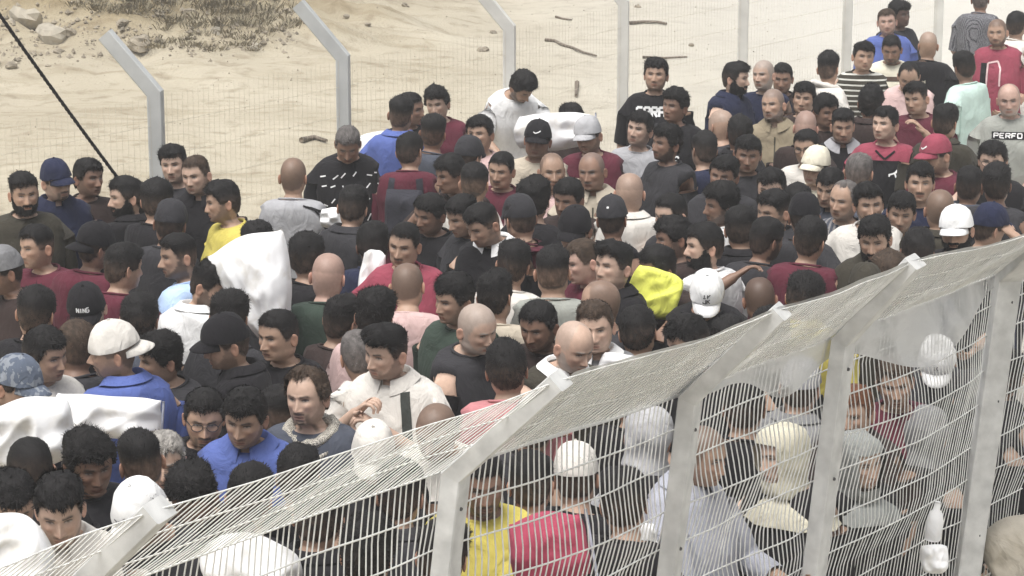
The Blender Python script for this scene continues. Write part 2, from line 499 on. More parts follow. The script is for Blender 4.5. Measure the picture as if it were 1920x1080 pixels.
# sticks and a cable lying on the sand
m_stick = plain('dark_stick', (0.16, 0.13, 0.10), 0.9, scale=40, var=0.3, bump=0.002)
def stick(pts, r, label, name='stick'):
    W = [at_ground(a, b_) for a, b_ in pts]
    W = np.array([[w[0], w[1], float(ground_h(w[0], w[1])) + r] for w in W])
    q = MB(); q.tube(W, np.linspace(r, r * .6, len(W)), 6)
    tag(q.build(name, m_stick), label, name.replace('_', ' '))
stick([(1022, 78), (1040, 80), (1056, 88), (1075, 93), (1095, 102), (1118, 108)], 0.022, 'dark bent branch lying on sand above the crowd')
stick([(1180, 47), (1205, 45), (1232, 45), (1250, 48)], 0.026, 'straight grey stick near the fourth post')
stick([(1205, 110), (1245, 112), (1288, 110)], 0.018, 'thin stick behind the man in the black printed shirt')
stick([(1042, 34), (1055, 38), (1072, 40)], 0.018, 'short twig right of the third post')
stick([(1082, 160), (1081, 172), (1080, 184)], 0.03, 'short dark upright scrap on the sand', 'scrap')
stick([(870, 245), (880, 240), (893, 244), (905, 240)], 0.02, 'twig on the sand left of the third post', )
stick([(565, 270), (590, 264), (612, 270)], 0.03, 'dark flattened twig left of the second post')

# ------------------------------------------------------------------ far fence
m_post_f = plain('galvanised_post', (0.50, 0.51, 0.50), 0.55, 0.15, scale=6, var=0.10, bump=0.0008)
m_post_p = plain('hazed_post', (0.62, 0.61, 0.57), 0.7, 0.0, scale=6, var=0.10, bump=0.0008)  # far right posts: fading into haze painted as a lighter post colour
m_wire_f = plain('far_wire', (0.52, 0.48, 0.38), 0.6, 0.0, var=0.05, bump=0)
far_posts = [(-3.30, 13.45), (-2.20, 15.0), (-1.15, 16.6), (-0.02, 18.2), (0.90, 19.8), (2.02, 21.4), (3.15, 23.0), (4.3, 24.7)]
FZ = 1.90
ff = empty('wire_mesh_fence', (*far_posts[0], 0)); 
tag(ff, 'far mesh fence of grey posts with arms bent left on the sand', 'fence')
fo = np.array([*far_posts[0], 0])
def bent_post(base, top, tip, wdt, dep, mat, parent, origin, name='post'):
    """post with a bent arm, one mesh: rectangular section lofted base > bend > tip"""
    q = MB()
    base, top, tip = [np.asarray(k, float) - origin for k in (base, top, tip)]
    d = tip - top; dh = d * np.array([1, 1, 0]); n = dh / np.linalg.norm(dh)
    s = np.array([-n[1], n[0], 0])
    up = (top - base) / np.linalg.norm(top - base); dd = d / np.linalg.norm(d)
    nd = np.cross(s, dd); nd /= np.linalg.norm(nd)
    if nd @ n < 0: nd = -nd
    nu = n
    mid = nu + nd; mid /= np.linalg.norm(mid); k = 1 / max(0.5, mid @ nu)
    rings = []
    for c, nn, kk in ((base, nu, 1), (base * .5 + top * .5, nu, 1), (top, mid, k), (tip, nd, 1)):
        b = 0.12
        for (i, j) in ((-1, -1 + b), (-1 + b, -1), (1 - b, -1), (1, -1 + b), (1, 1 - b), (1 - b, 1), (-1 + b, 1), (-1, 1 - b)):
            rings.append(c + s * i * wdt / 2 + nn * j * dep / 2 * kk)
    F = grid_faces(4, 8, wrap=True)
    F += [tuple(range(8)), tuple(range(31, 23, -1))]
    q.add(rings, F)
    return q.build(name, mat, parent, smooth=False)
for i, (x, y) in enumerate(far_posts):
    tip = (x - 0.30, y + 0.03, FZ + 0.36)
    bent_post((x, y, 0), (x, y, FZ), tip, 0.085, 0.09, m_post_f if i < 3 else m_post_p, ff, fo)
for i in range(len(far_posts) - 1):
    a = np.array([*far_posts[i], 0.]); b_ = np.array([*far_posts[i + 1], 0.])
    q = MB(); L = np.linalg.norm(b_ - a); n = int(L / 0.05)
    dirn = (b_ - a) / L
    for k in range(1, n):
        c = a + dirn * (k * L / n) - fo
        q.tube([c + [0, 0, 0.05], c + [0, 0, FZ - 0.02]], 0.0009, 3, caps=False)
    for z in np.arange(0.1, FZ, 0.2):
        q.tube([a - fo + [0, 0, z], b_ - fo + [0, 0, z]], 0.0015, 3, caps=False)
    o = q.build('mesh_panel', m_wire_f, ff)
    o['kind'] = 'stuff'

# ------------------------------------------------------------------ rope
q = MB()
A = at_y(-60, -112, 12.6); B = at_y(236, 318, 13.6)
A2 = A + (A - B) * 1.6; B2 = B + (B - A) * 0.9
nP = 420
tt = np.linspace(0, 1, nP)[:, None]
path = A2 * (1 - tt) + B2 * tt
path[:, 2] -= 0.16 * np.sin(tt[:, 0] * math.pi)
T_, U_, W_ = frames(path)
for k in range(3):
    ph = tt[:, 0] * 2 * math.pi * 60 + k * 2.094
    q.tube(path + 0.0052 * (np.cos(ph)[:, None] * U_ + np.sin(ph)[:, None] * W_), 0.0060, 5)
m_rope = plain('dark_rope', (0.035, 0.032, 0.035), 0.9, scale=60, var=0.4, bump=0.003)
tag(q.build('rope', m_rope), 'dark twisted rope stretched diagonally across the upper left', 'rope')
# ------------------------------------------------------------------ people: shared shapes
HT = [0, .006, .014, .03, .055, .085, .115, .14, .165, .185, .203, .215, .2225, .230, .240, .255, .27]
HW = [0.001, .028, .043, .060, .071, .0770, .0775, .0755, .0715, .0670, .0600, .0535, .0500, .0520, .0560, .0585, .0610]
HFt = [0.001, .030, .047, .068, .084, .0915, .0915, .092, .0925, .0920, .0900, .0870, .0790, .0620, .0500, .0470, .0480]
HB = [0.001, .034, .053, .074, .092, .0995, .0985, .093, .0830, .0720, .0640, .0600, .0580, .0570, .0570, .0580, .0600]
HCY = [-.004, -.004, -.004, -.004, -.004, -.004, -.004, -.004, -.003, -.001, 0, .001, .003, .006, .009, .012, .014]
CROWN = 1.75
PIV = np.array([0, 0.008, 1.505])
# torso rings: w, f, b, z side, z front, z back
TR = [(.078,.062,.070,1.482,1.458,1.492),(.110,.078,.086,1.471,1.436,1.480),(.150,.093,.102,1.453,1.408,1.460),
 (.182,.103,.112,1.425,1.378,1.425),(.200,.110,.117,1.384,1.348,1.384),(.198,.117,.119,1.330,1.312,1.330),
 (.191,.122,.118,1.283,1.278,1.283),(.181,.121,.113,1.225,1.225,1.225),(.168,.112,.104,1.15,1.15,1.15),
 (.160,.106,.097,1.07,1.07,1.07),(.163,.107,.102,1.0,1.0,1.0),(.172,.107,.112,.93,.93,.93),(.174,.100,.110,.86,.86,.86)]
HOLE = (3, 6)

def azim(M):
    u = np.arange(M) / M
    return 2 * math.pi * u - 0.55 * np.sin(2 * math.pi * u)

def headpos(t, a, fp, off=0.0):
    """rest position of the head surface at depth t below the crown, azimuth a"""
    w = spline(HT, HW, t) * fp['wide']; f = spline(HT, HFt, t); b = spline(HT, HB, t)
    jaw = sstep(.16, .20, t) * (1 - sstep(.222, .24, t))
    w = w * (1 + jaw * fp['jaw'])
    s, c = np.sin(a), np.cos(a)
    fl = 0.80 + 0.2 * (1 - sstep(.03, .07, t)) + 0.2 * sstep(.215, .24, t)
    offz = off; off = off * sstep(0.0, .022, t)
    yy = np.where(c > 0, -(f + off) * np.abs(c) ** fl, (b + off) * np.abs(c) ** 0.95)
    xx = (w + off) * np.sign(s) * np.abs(s) ** 0.97
    z = CROWN - t * np.ones_like(a)
    z = z + offz * (1 - sstep(0.0, 0.06, t))
    return np.stack([xx, yy + spline(HT, HCY, t), z], -1)

def G(x, c, s): return np.exp(-((x - c) / s) ** 2)

def face_relief(P, t, a, fp):
    """adds nose, brows, lips... as a height field on the front of the head"""
    x = P[..., 0]; ax = np.abs(x)
    m = sstep(0.15, 0.5, np.cos(a))
    ns = fp['nose']
    br = np.interp(t, [.098, .108, .122, .146, .156, .163, .168], [0, .003, .010, .0245, .027, .013, 0]) * ns
    wd = np.interp(t, [.098, .12, .15, .165], [.008, .0075, .0105, .012])
    d = br * np.exp(-(ax / wd) ** 2)
    d += .008 * ns * G(ax, .0145, .0055) * G(t, .1565, .0065)
    d -= .0125 * G(ax, .030, .016) * G(t, .112, .0105)
    d += .0050 * G(ax, .031, .010) * G(t, .113, .0060)
    d += .0060 * G(ax, .026, .022) * G(t, .0965, .0065)
    d += .0065 * G(ax, .045, .016) * G(t, .138, .014)
    d -= .0035 * G(ax, .040, .014) * G(t, .172, .014)
    d += .0050 * G(ax, 0, .026) * G(t, .180, .014)
    d += .0040 * G(ax, 0, .017) * G(t, .1805, .0035)
    d -= (.0045 + .006 * fp['open']) * G(ax, 0, .016) * G(t, .1862, .0022 + .0015 * fp['open'])
    d += .0052 * G(ax, 0, .015) * G(t, .1915, .0042)
    d -= .0050 * G(ax, 0, .018) * G(t, .2000, .0045)
    d += .0075 * G(ax, 0, .018) * G(t, .2125, .0085)
    P = P.copy(); P[..., 1] -= d * m
    return P

HLA = [0, 25, 45, 58, 68, 78, 90, 100, 115, 140, 180]
HLT = {'n': [.050, .049, .052, .066, .100, .128, .120, .118, .165, .188, .195],
       'low': [.060, .059, .060, .070, .100, .128, .120, .118, .165, .190, .197],
       'thin': [.026, .022, .020, .040, .090, .125, .120, .118, .165, .188, .195],
       'fringe': [-.02, -.02, -.02, -.02, .085, .115, .105, .100, .090, .085, .085]}
def hairline(a, kind):
    d = np.degrees(np.abs((a + math.pi) % (2 * math.pi) - math.pi))
    return np.interp(d, HLA, HLT[kind])

SKINS = {'fair': (.50, .345, .262), 'tan': (.40, .262, .188), 'olive': (.36, .235, .165), 'brown': (.25, .150, .105), 'dark': (.135, .082, .060), 'pink': (.46, .305, .245)}
HAIRC = {'black': (.010, .009, .009), 'brown': (.050, .034, .024), 'grey': (.26, .245, .225), 'salt': (.11, .10, .095), 'red': (.12, .05, .025)}
C = {'black': (.013, .012, .014), 'charcoal': (.034, .033, .037), 'navy': (.018, .022, .050), 'olive': (.045, .040, .030), 'white': (.80, .80, .79),
     'offwhite': (.66, .63, .58), 'grey': (.37, .37, .385), 'midgrey': (.19, .19, .195), 'blue': (.095, .135, .36), 'lightblue': (.43, .56, .78),
     'maroon': (.105, .022, .036), 'red': (.29, .060, .090), 'pink': (.48, .20, .21), 'rose': (.60, .43, .41), 'yellow': (.60, .51, .12), 'lime': (.80, .82, .20),
     'green': (.046, .066, .052), 'mint': (.52, .66, .60), 'beige': (.50, .44, .35), 'khaki': (.27, .225, .155), 'sage': (.31, .32, .29),
     'brown': (.036, .024, .022), 'denim': (.10, .13, .20), 'cream': (.72, .68, .55), 'lilac': (.36, .37, .42), 'palegreen': (.42, .49, .42), 'slate': (.07, .078, .10)}

def rotx(P, ang):
    c, s = np.cos(ang), np.sin(ang)
    return np.stack([P[..., 0], P[..., 1] * c - P[..., 2] * s, P[..., 1] * s + P[..., 2] * c], -1)
def roty(P, ang):
    c, s = np.cos(ang), np.sin(ang)
    return np.stack([P[..., 0] * c + P[..., 2] * s, P[..., 1], -P[..., 0] * s + P[..., 2] * c], -1)
def rotz(P, ang):
    c, s = np.cos(ang), np.sin(ang)
    return np.stack([P[..., 0] * c - P[..., 1] * s, P[..., 0] * s + P[..., 1] * c, P[..., 2]], -1)

class Person:
    def __init__(s, h, yaw_rel, pitch, roll, lean, seed):
        s.dh = h - CROWN; s.yr = math.radians(yaw_rel); s.pt = math.radians(pitch); s.rl = math.radians(roll); s.ln = math.radians(lean); s.seed = seed
    def pose(s, V, hw):
        V = np.asarray(V, float)
        hw = np.broadcast_to(np.asarray(hw, float), V.shape[:-1])
        Q = V - PIV
        Q = Q * (1 - .065 * hw)[..., None] - np.array([0, .014, .020]) * hw[..., None]
        Q = roty(Q, s.rl * hw); Q = rotx(Q, s.pt * hw); Q = rotz(Q, s.yr * hw)
        # head pushed a little forward when looking down
        Q[..., 1] -= 0.05 * math.sin(max(0, s.pt)) * hw
        V = Q + PIV
        if s.ln:
            k = sstep(.85, 1.25, V[..., 2])
            H = np.array([0, 0, .95]); V = rotx(V - H, s.ln * k) + H
        V = V.copy(); V[..., 2] += s.dh * np.clip(V[..., 2] / 1.4, 0, 1)
        return V

def torso_ring(i, a, off, loose=0.0):
    w, f, b, zs, zf, zb = TR[i]
    sn, c = np.sin(a), np.cos(a)
    off = off if i > 1 else off * (.35, .75)[i]
    lo = off + loose * (0 if i < 5 else min(1.0, (i - 4) / 5.0))
    x = (w + lo) * np.sign(sn) * np.abs(sn) ** .86
    y = np.where(c > 0, -(f + lo) * np.abs(c) ** .90, (b + lo) * np.abs(c) ** .88) + 0.012 * (1 - sstep(3, 8, i))
    z = zs * sn ** 2 + np.where(c > 0, zf, zb) * c ** 2 + off * (1 - sstep(2, 5, i))
    return np.stack([x, y, z], -1)

def arm_path(arm, n):
    S, E, Wp = [np.asarray(k, float) for k in arm]
    t = np.linspace(0, 1, n)
    l1 = np.linalg.norm(E - S); l2 = np.linalg.norm(Wp - E); L = l1 + l2
    k = l1 / L
    def pos(u):
        u = np.clip(u, 0, 1)
        return np.where((u < k)[:, None], S + (E - S) * (u / k)[:, None], E + (Wp - E) * ((u - k) / (1 - k))[:, None])
    return (pos(t - .04) + 2 * pos(t) + pos(t + .04)) / 4, t, k

def arm_rad(t, k):
    return np.interp(t, [0, .12, k * .7, k, k + .14, .85, 1], [.058, .055, .046, .040, .041, .030, .0265])

DEF_ARM = ((.192, .004, 1.374), (.232, .030, 1.115), (.205, -.120, .93))
def mirror(arm): return tuple((-p[0], p[1], p[2]) for p in arm)

def build_torso(mb, per, M, off, rows, arms, t_end, wr=0.0, loose=0.0, headgrid=None, colf=None, na=13, extra=None, armoff=None):
    """torso grid with arm tubes bridged into it, all one surface. Returns nothing, fills mb"""
    a = azim(M)
    rings = [torso_ring(i, a, off, loose) for i in range(rows[0], rows[1])]
    if extra: rings += extra(a)
    T = np.array(rings)
    if wr:
        d = T[..., :2].copy(); L = np.linalg.norm(d, axis=-1, keepdims=True) + 1e-9
        nz = vnoise(T * np.array([16, 16, 7]) + per.seed * 3.7, per.seed) * .6 + vnoise(T * np.array([6, 6, 9]) + per.seed, per.seed + 1)
        rowk = np.clip(np.arange(len(T)) / 3.0, 0, 1)[:, None]
        T[..., :2] += d / L * (wr * nz * rowk)[..., None]
    zz = T[..., 2]
    hw = sstep(1.44, 1.53, zz)
    Vt = per.pose(T, hw)
    if headgrid is not None:
        Vh, ch = headgrid
        V = np.concatenate([Vh, Vt]); nh = len(Vh)
    else:
        V = Vt; nh = 0
    R = len(V)
    h0, h1 = nh + HOLE[0] - rows[0], nh + HOLE[1] - rows[0]
    cc = int(np.argmin(np.abs(a - math.pi / 2))); hwid = max(3, M // 16)
    sides = ((cc - hwid, cc + hwid), (M - cc - hwid, M - cc + hwid))
    def keep(r, c):
        if h0 <= r < h1:
            for lo, hi in sides:
                if lo <= c < hi: return False
        return True
    F = grid_faces(R, M, wrap=True, keep=keep)
    base = mb.n
    if colf is not None:
        cols = np.concatenate([ch, np.broadcast_to(colf, (len(Vt), M, 3))]).reshape(-1, 3) if nh else np.broadcast_to(colf, (R * M, 3))
    else: cols = None
    mb.add(V.reshape(-1, 3), F, cols)
    last = base + (R - 1) * M
    ends = []
    for si, (lo, hi) in enumerate(sides):
        loop = [(r, lo) for r in range(h0, h1)] + [(h1, c) for c in range(lo, hi)] + [(r, hi) for r in range(h1, h0, -1)] + [(h0, c) for c in range(hi, lo, -1)]
        n = len(loop)
        P, t, k = arm_path(arms[si], na)
        keepn = max(3, int(np.searchsorted(t, t_end)) + 1) if t_end < 1 else na
        P = P[:keepn]; tk = t[:keepn]
        rad = arm_rad(tk, k) + (armoff if armoff is not None else off)
        Tg, U, W = frames(P, up=(0, 0, 1) if si == 0 else (0, 0, 1))
        b0 = V[loop[0][0], loop[0][1]] - per.pose(P[0], 0)
        # angle of first boundary vertex
        ph0 = math.atan2(b0 @ W[0], b0 @ U[0])
        # direction of travel
        b1 = V[loop[2][0], loop[2][1]] - per.pose(P[0], 0)
        ph1 = math.atan2(b1 @ W[0], b1 @ U[0])
        sg = 1 if ((ph1 - ph0 + math.pi) % (2 * math.pi) - math.pi) > 0 else -1
        ph = ph0 + sg * np.arange(n) / n * 2 * math.pi
        ring = P[:, None, :] + rad[:, None, None] * (np.cos(ph)[None, :, None] * U[:, None, :] + np.sin(ph)[None, :, None] * W[:, None, :])
        if wr:
            nz = vnoise(ring * np.array([18, 18, 26]) + per.seed, per.seed + 5)
            dd = ring - P[:, None, :]
            ring = ring + dd * (nz * wr * 14)[..., None] * (1.1 * np.linspace(1, .25, len(P)))[:, None, None] + dd * (np.linspace(0, .10, len(P)) if t_end < .6 else np.zeros(len(P)))[:, None, None]
        ring = ring[1:]
        rv = per.pose(ring, 0)
        rb = mb.n
        nr = len(rv)
        mb.add(rv.reshape(-1, 3), grid_faces(nr, n, wrap=True), None if colf is None else colf)
        for j in range(n):
            j2 = (j + 1) % n
            a0 = base + loop[j][0] * M + loop[j][1]; a1 = base + loop[j2][0] * M + loop[j2][1]
            mb.f.append((a0, a1, rb + j2, rb + j)[::1])
        # tube winding must follow the loop
        ends.append((rb + (nr - 1) * n, n, P, U[len(P)-1], W[len(P)-1], Tg[-1]))
    return last, ends, a

def add_legs(mb, per, M, last, a, off, zend, foot, colf=None, seed=0):
    """splits the last torso ring into two legs"""
    zs = [z for z in (.80, .66, .50, .36, .20, .10) if z > zend] + [max(zend, .09)]
    rad = lambda z: np.interp(z, [.05, .10, .32, .46, .62, .82], [.042, .045, .060, .058, .074, .094]) + off
    H = M // 2
    crv = per.pose(np.array([[0, .05, .815], [0, 0, .80], [0, -.05, .815]]), 0)
    cb = mb.n
    mb.add(crv, [], colf)
    for side in (1, -1):
        if side == 1: loop = [last + c for c in range(0, H + 1)] + [cb, cb + 1, cb + 2]; st = 0
        else: loop = [last + c % M for c in range(H, M + 1)] + [cb + 2, cb + 1, cb]; st = math.pi
        n = len(loop)
        ph = np.concatenate([np.linspace(0, math.pi, H + 1), math.pi + np.array([.25, .5, .75]) * math.pi]) + st
        rings = []
        for z in zs:
            r = rad(z); cx = side * np.interp(z, [0, .8], [.105, .088])
            rings.append(np.stack([cx + r * np.sin(ph), -r * np.cos(ph) + .01, np.full(n, z)], -1))
        if foot:
            for z, fl, bl, w in ((.06, .10, .06, .040), (.03, .19, .065, .046), (.004, .195, .065, .046)):
                c = np.cos(ph)
                rings.append(np.stack([side * .105 + w * np.sin(ph), np.where(c > 0, -fl * c, -bl * c), np.full(n, z)], -1))
        rv = per.pose(np.array(rings), 0)
        rb = mb.n
        F = grid_faces(len(rings), n, wrap=True)
        if foot: F.append(tuple(range((len(rings) - 1) * n, len(rings) * n))[::-1])
        mb.add(rv.reshape(-1, 3), F, colf)
        for j in range(n):
            j2 = (j + 1) % n
            mb.f.append((loop[j], rb + j, rb + j2, loop[j2]))

def add_hand(mb, per, end, side, col, curl=.5):
    start, n, P, U, W, T = end
    wr = P[-1]; d = T / np.linalg.norm(T)
    # palm width axis: roughly towards the thumb
    fw = np.array([0, -1.0, 0.15]); wax = fw - d * (fw @ d)
    if np.linalg.norm(wax) < .2: wax = np.array([0, 0, 1.]) - d * d[2]
    wax /= np.linalg.norm(wax); nrm = np.cross(d, wax)
    if nrm[0] * side > 0: nrm = -nrm      # palm faces the body
    ph = np.arange(n) / n * 2 * math.pi
    # keep correspondence with wrist ring
    w0 = np.array(mb_last_ring(mb, start, n)); cen = w0.mean(0)
    rel = w0 - cen
    uw = rel @ wax; un = rel @ nrm
    ang = np.arctan2(un, uw)
    rb = mb.n; rings = []
    for (l, hwid, ht) in ((.02, .029, .019), (.045, .040, .016), (.075, .043, .014), (.095, .040, .012), (.102, .026, .007)):
        rings.append(wr + d * l + np.outer(np.cos(ang) * hwid, wax) + np.outer(np.sin(ang) * ht, nrm))
    rv = per.pose(np.array(rings), 0)
    F = grid_faces(len(rings), n, wrap=True) + [tuple(range((len(rings)-1)*n, len(rings)*n))]
    mb.add(rv.reshape(-1, 3), F, col)
    for j in range(n):
        j2 = (j + 1) % n
        mb.f.append((start + j, start + j2, rb + j2, rb + j)[::-1])
    for k, (o, L) in enumerate(((.030, .072), (.010, .082), (-.011, .076), (-.030, .060))):
        p0 = wr + d * .085 + wax * o
        pts = [p0]; ang2 = 0
        for q in range(4):
            ang2 += curl * (.35 + .25 * q)
            pts.append(pts[-1] + (d * math.cos(ang2) + nrm * math.sin(ang2)) * L / 3.6)
        mb.tube(per.pose(np.array(pts), 0), [.0095, .0092, .0085, .008, .0055], 6, c=col)
    p0 = wr + d * .025 + wax * .030
    td = (wax * .75 + d * .65 + nrm * .25); td /= np.linalg.norm(td)
    pts = [p0, p0 + td * .028, p0 + td * .045 + d * .012, p0 + td * .055 + d * .032]
    mb.tube(per.pose(np.array(pts), 0), [.012, .011, .0095, .006], 6, c=col)

def mb_last_ring(mb, start, n):
    # search the chunk that holds these vertices (rest pose is close enough for angles)
    b = 0
    for ch in mb.v:
        if b <= start < b + len(ch): return ch[start - b:start - b + n]
        b += len(ch)

def head_grid(per, fp, M, hd, skin, hairc, beard, hkind, buzz, rows):
    a = azim(M)
    t = rows
    A, Tt = np.meshgrid(a, t)
    P = headpos(Tt, A, fp)
    P = face_relief(P, Tt, A, fp)
    x = P[..., 0]; ax = np.abs(x)
    front = np.cos(A) > 0.1
    deg = np.degrees(np.abs((A + math.pi) % (2 * math.pi) - math.pi))
    sk = np.array(skin)
    c = np.broadcast_to(sk, P.shape).copy()
    # blotches
    c *= (1 + .08 * vnoise(P * 22 + per.seed, per.seed))[..., None]
    def mix(mask, col):
        nonlocal c
        mask = np.clip(mask, 0, 1)[..., None]; c = c * (1 - mask) + np.array(col) * mask
    cheek = G(ax, .040, .022) * G(Tt, .142, .018) * front
    mix(cheek * .25, sk * np.array([1.15, .85, .82]))
    mix((G(ax, 0, .012) * G(Tt, .155, .012) * front) * .25, sk * np.array([1.12, .85, .8]))
    # skin darker over the eye sockets
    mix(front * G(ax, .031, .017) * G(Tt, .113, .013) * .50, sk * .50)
    hc = np.array(hairc)
    if beard != 'none':
        dens = {'stubble': .46, 'shadow': .26, 'short': .72, 'full': .95, 'goatee': .85, 'mous': .85, 'grey': .6}[beard]
        bc = np.array(HAIRC['grey']) if beard == 'grey' else hc
        mo = front * sstep(.030, .024, ax) * sstep(.163, .169, Tt) * sstep(.181, .176, Tt)
        jl = np.interp(deg, [0, 20, 35, 50, 65, 75, 88, 96, 110], [.196, .196, .186, .176, .158, .125, .12, .17, .23])
        jw = sstep(0, .010, Tt - jl) * (deg < 105) * (1 - sstep(.232, .245, Tt))
        side = sstep(.022, .030, ax) * front * sstep(.165, .178, Tt) * sstep(.05, .035, ax)
        ch = front * sstep(.026, .018, ax) * sstep(.196, .203, Tt) * (1 - sstep(.225, .24, Tt))
        if beard == 'mous': bm = mo
        elif beard == 'goatee': bm = np.maximum(np.maximum(mo, ch), side * .8); bm = np.maximum(bm, .3 * jw)
        else: bm = np.maximum(np.maximum(mo, jw), side * .75)
        lips0 = front * G(ax, 0, .019) * G(Tt, .186, .008)
        mix(bm * dens * (1 - .7 * lips0), bc * 1.3)
    lips = front * sstep(.026, .018, ax) * G(Tt, .1858, .0075)
    mix(lips * .75, sk * np.array([.86, .50, .50]))
    mix(front * sstep(.025, .018, ax) * G(Tt, .1862, .0018 + .0022 * fp['open']) * .85, sk * .18)
    # nostrils, brows, eyes
    mix(front * G(ax, .0065, .004) * G(Tt, .1635, .003) * .8, sk * .2)
    arch = .0965 - .0035 * np.exp(-((ax - .036) / .012) ** 2)
    mix(front * sstep(.009, .014, ax) * sstep(.053, .044, ax) * G(Tt, arch, .0050) * .97, hc * 1.1)
    ex = (ax - .031) / .0145
    lid = .1125 - .0035 * (1 - ex ** 2)
    inside = (np.abs(ex) < 1) * front
    mix(inside * G(Tt, lid, .0034) * .97, (.02, .015, .013))
    mix(inside * G(Tt, .1145, .0025) * (1 - ex ** 2) * .75, (.50, .47, .44))
    mix(front * G(ax, .031, .0048) * G(Tt, .1132, .0040) * .98, (.02, .014, .011))
    # scalp
    if hkind:
        hl = hairline(A, hkind)
        sc = sstep(.012, -.004, Tt - hl + .004 * vnoise(P * 90, per.seed))
        mix(sc * (buzz if buzz is not None else .85), hc)
    hw = sstep(1.44, 1.53, P[..., 2])
    hd['P'] = P
    return per.pose(P, hw), c

def add_ears(mb, per, fp, skin):
    th = np.linspace(0, math.pi, 7); ph = np.linspace(0, 2 * math.pi, 12, endpoint=False)
    T, Ph = np.meshgrid(th, ph, indexing='ij')
    for sd in (1, -1):
        x = .0065 * np.cos(T); y = .018 * np.sin(T) * np.cos(Ph); z = .032 * np.sin(T) * np.sin(Ph) 
        y = y * (1 + .25 * (z > 0))
        rim = np.sin(T)
        x = x + np.where(np.cos(T) > .3, -.006 * (1 - rim), 0) + .003 * rim
        E = np.stack([x, y + .012, z], -1)
        E = rotz(E, math.radians(-28))
        E[..., 0] *= 1
        E = E + np.array([.0745 * fp['wide'], .002, CROWN - .135])
        E[..., 0] *= sd
        F = grid_faces(7, 12, wrap=True)
        if sd == 1: F = [f[::-1] for f in F]
        mb.add(per.pose(E, 1).reshape(-1, 3), F, np.array(skin) * np.array([1.05, .9, .87]))

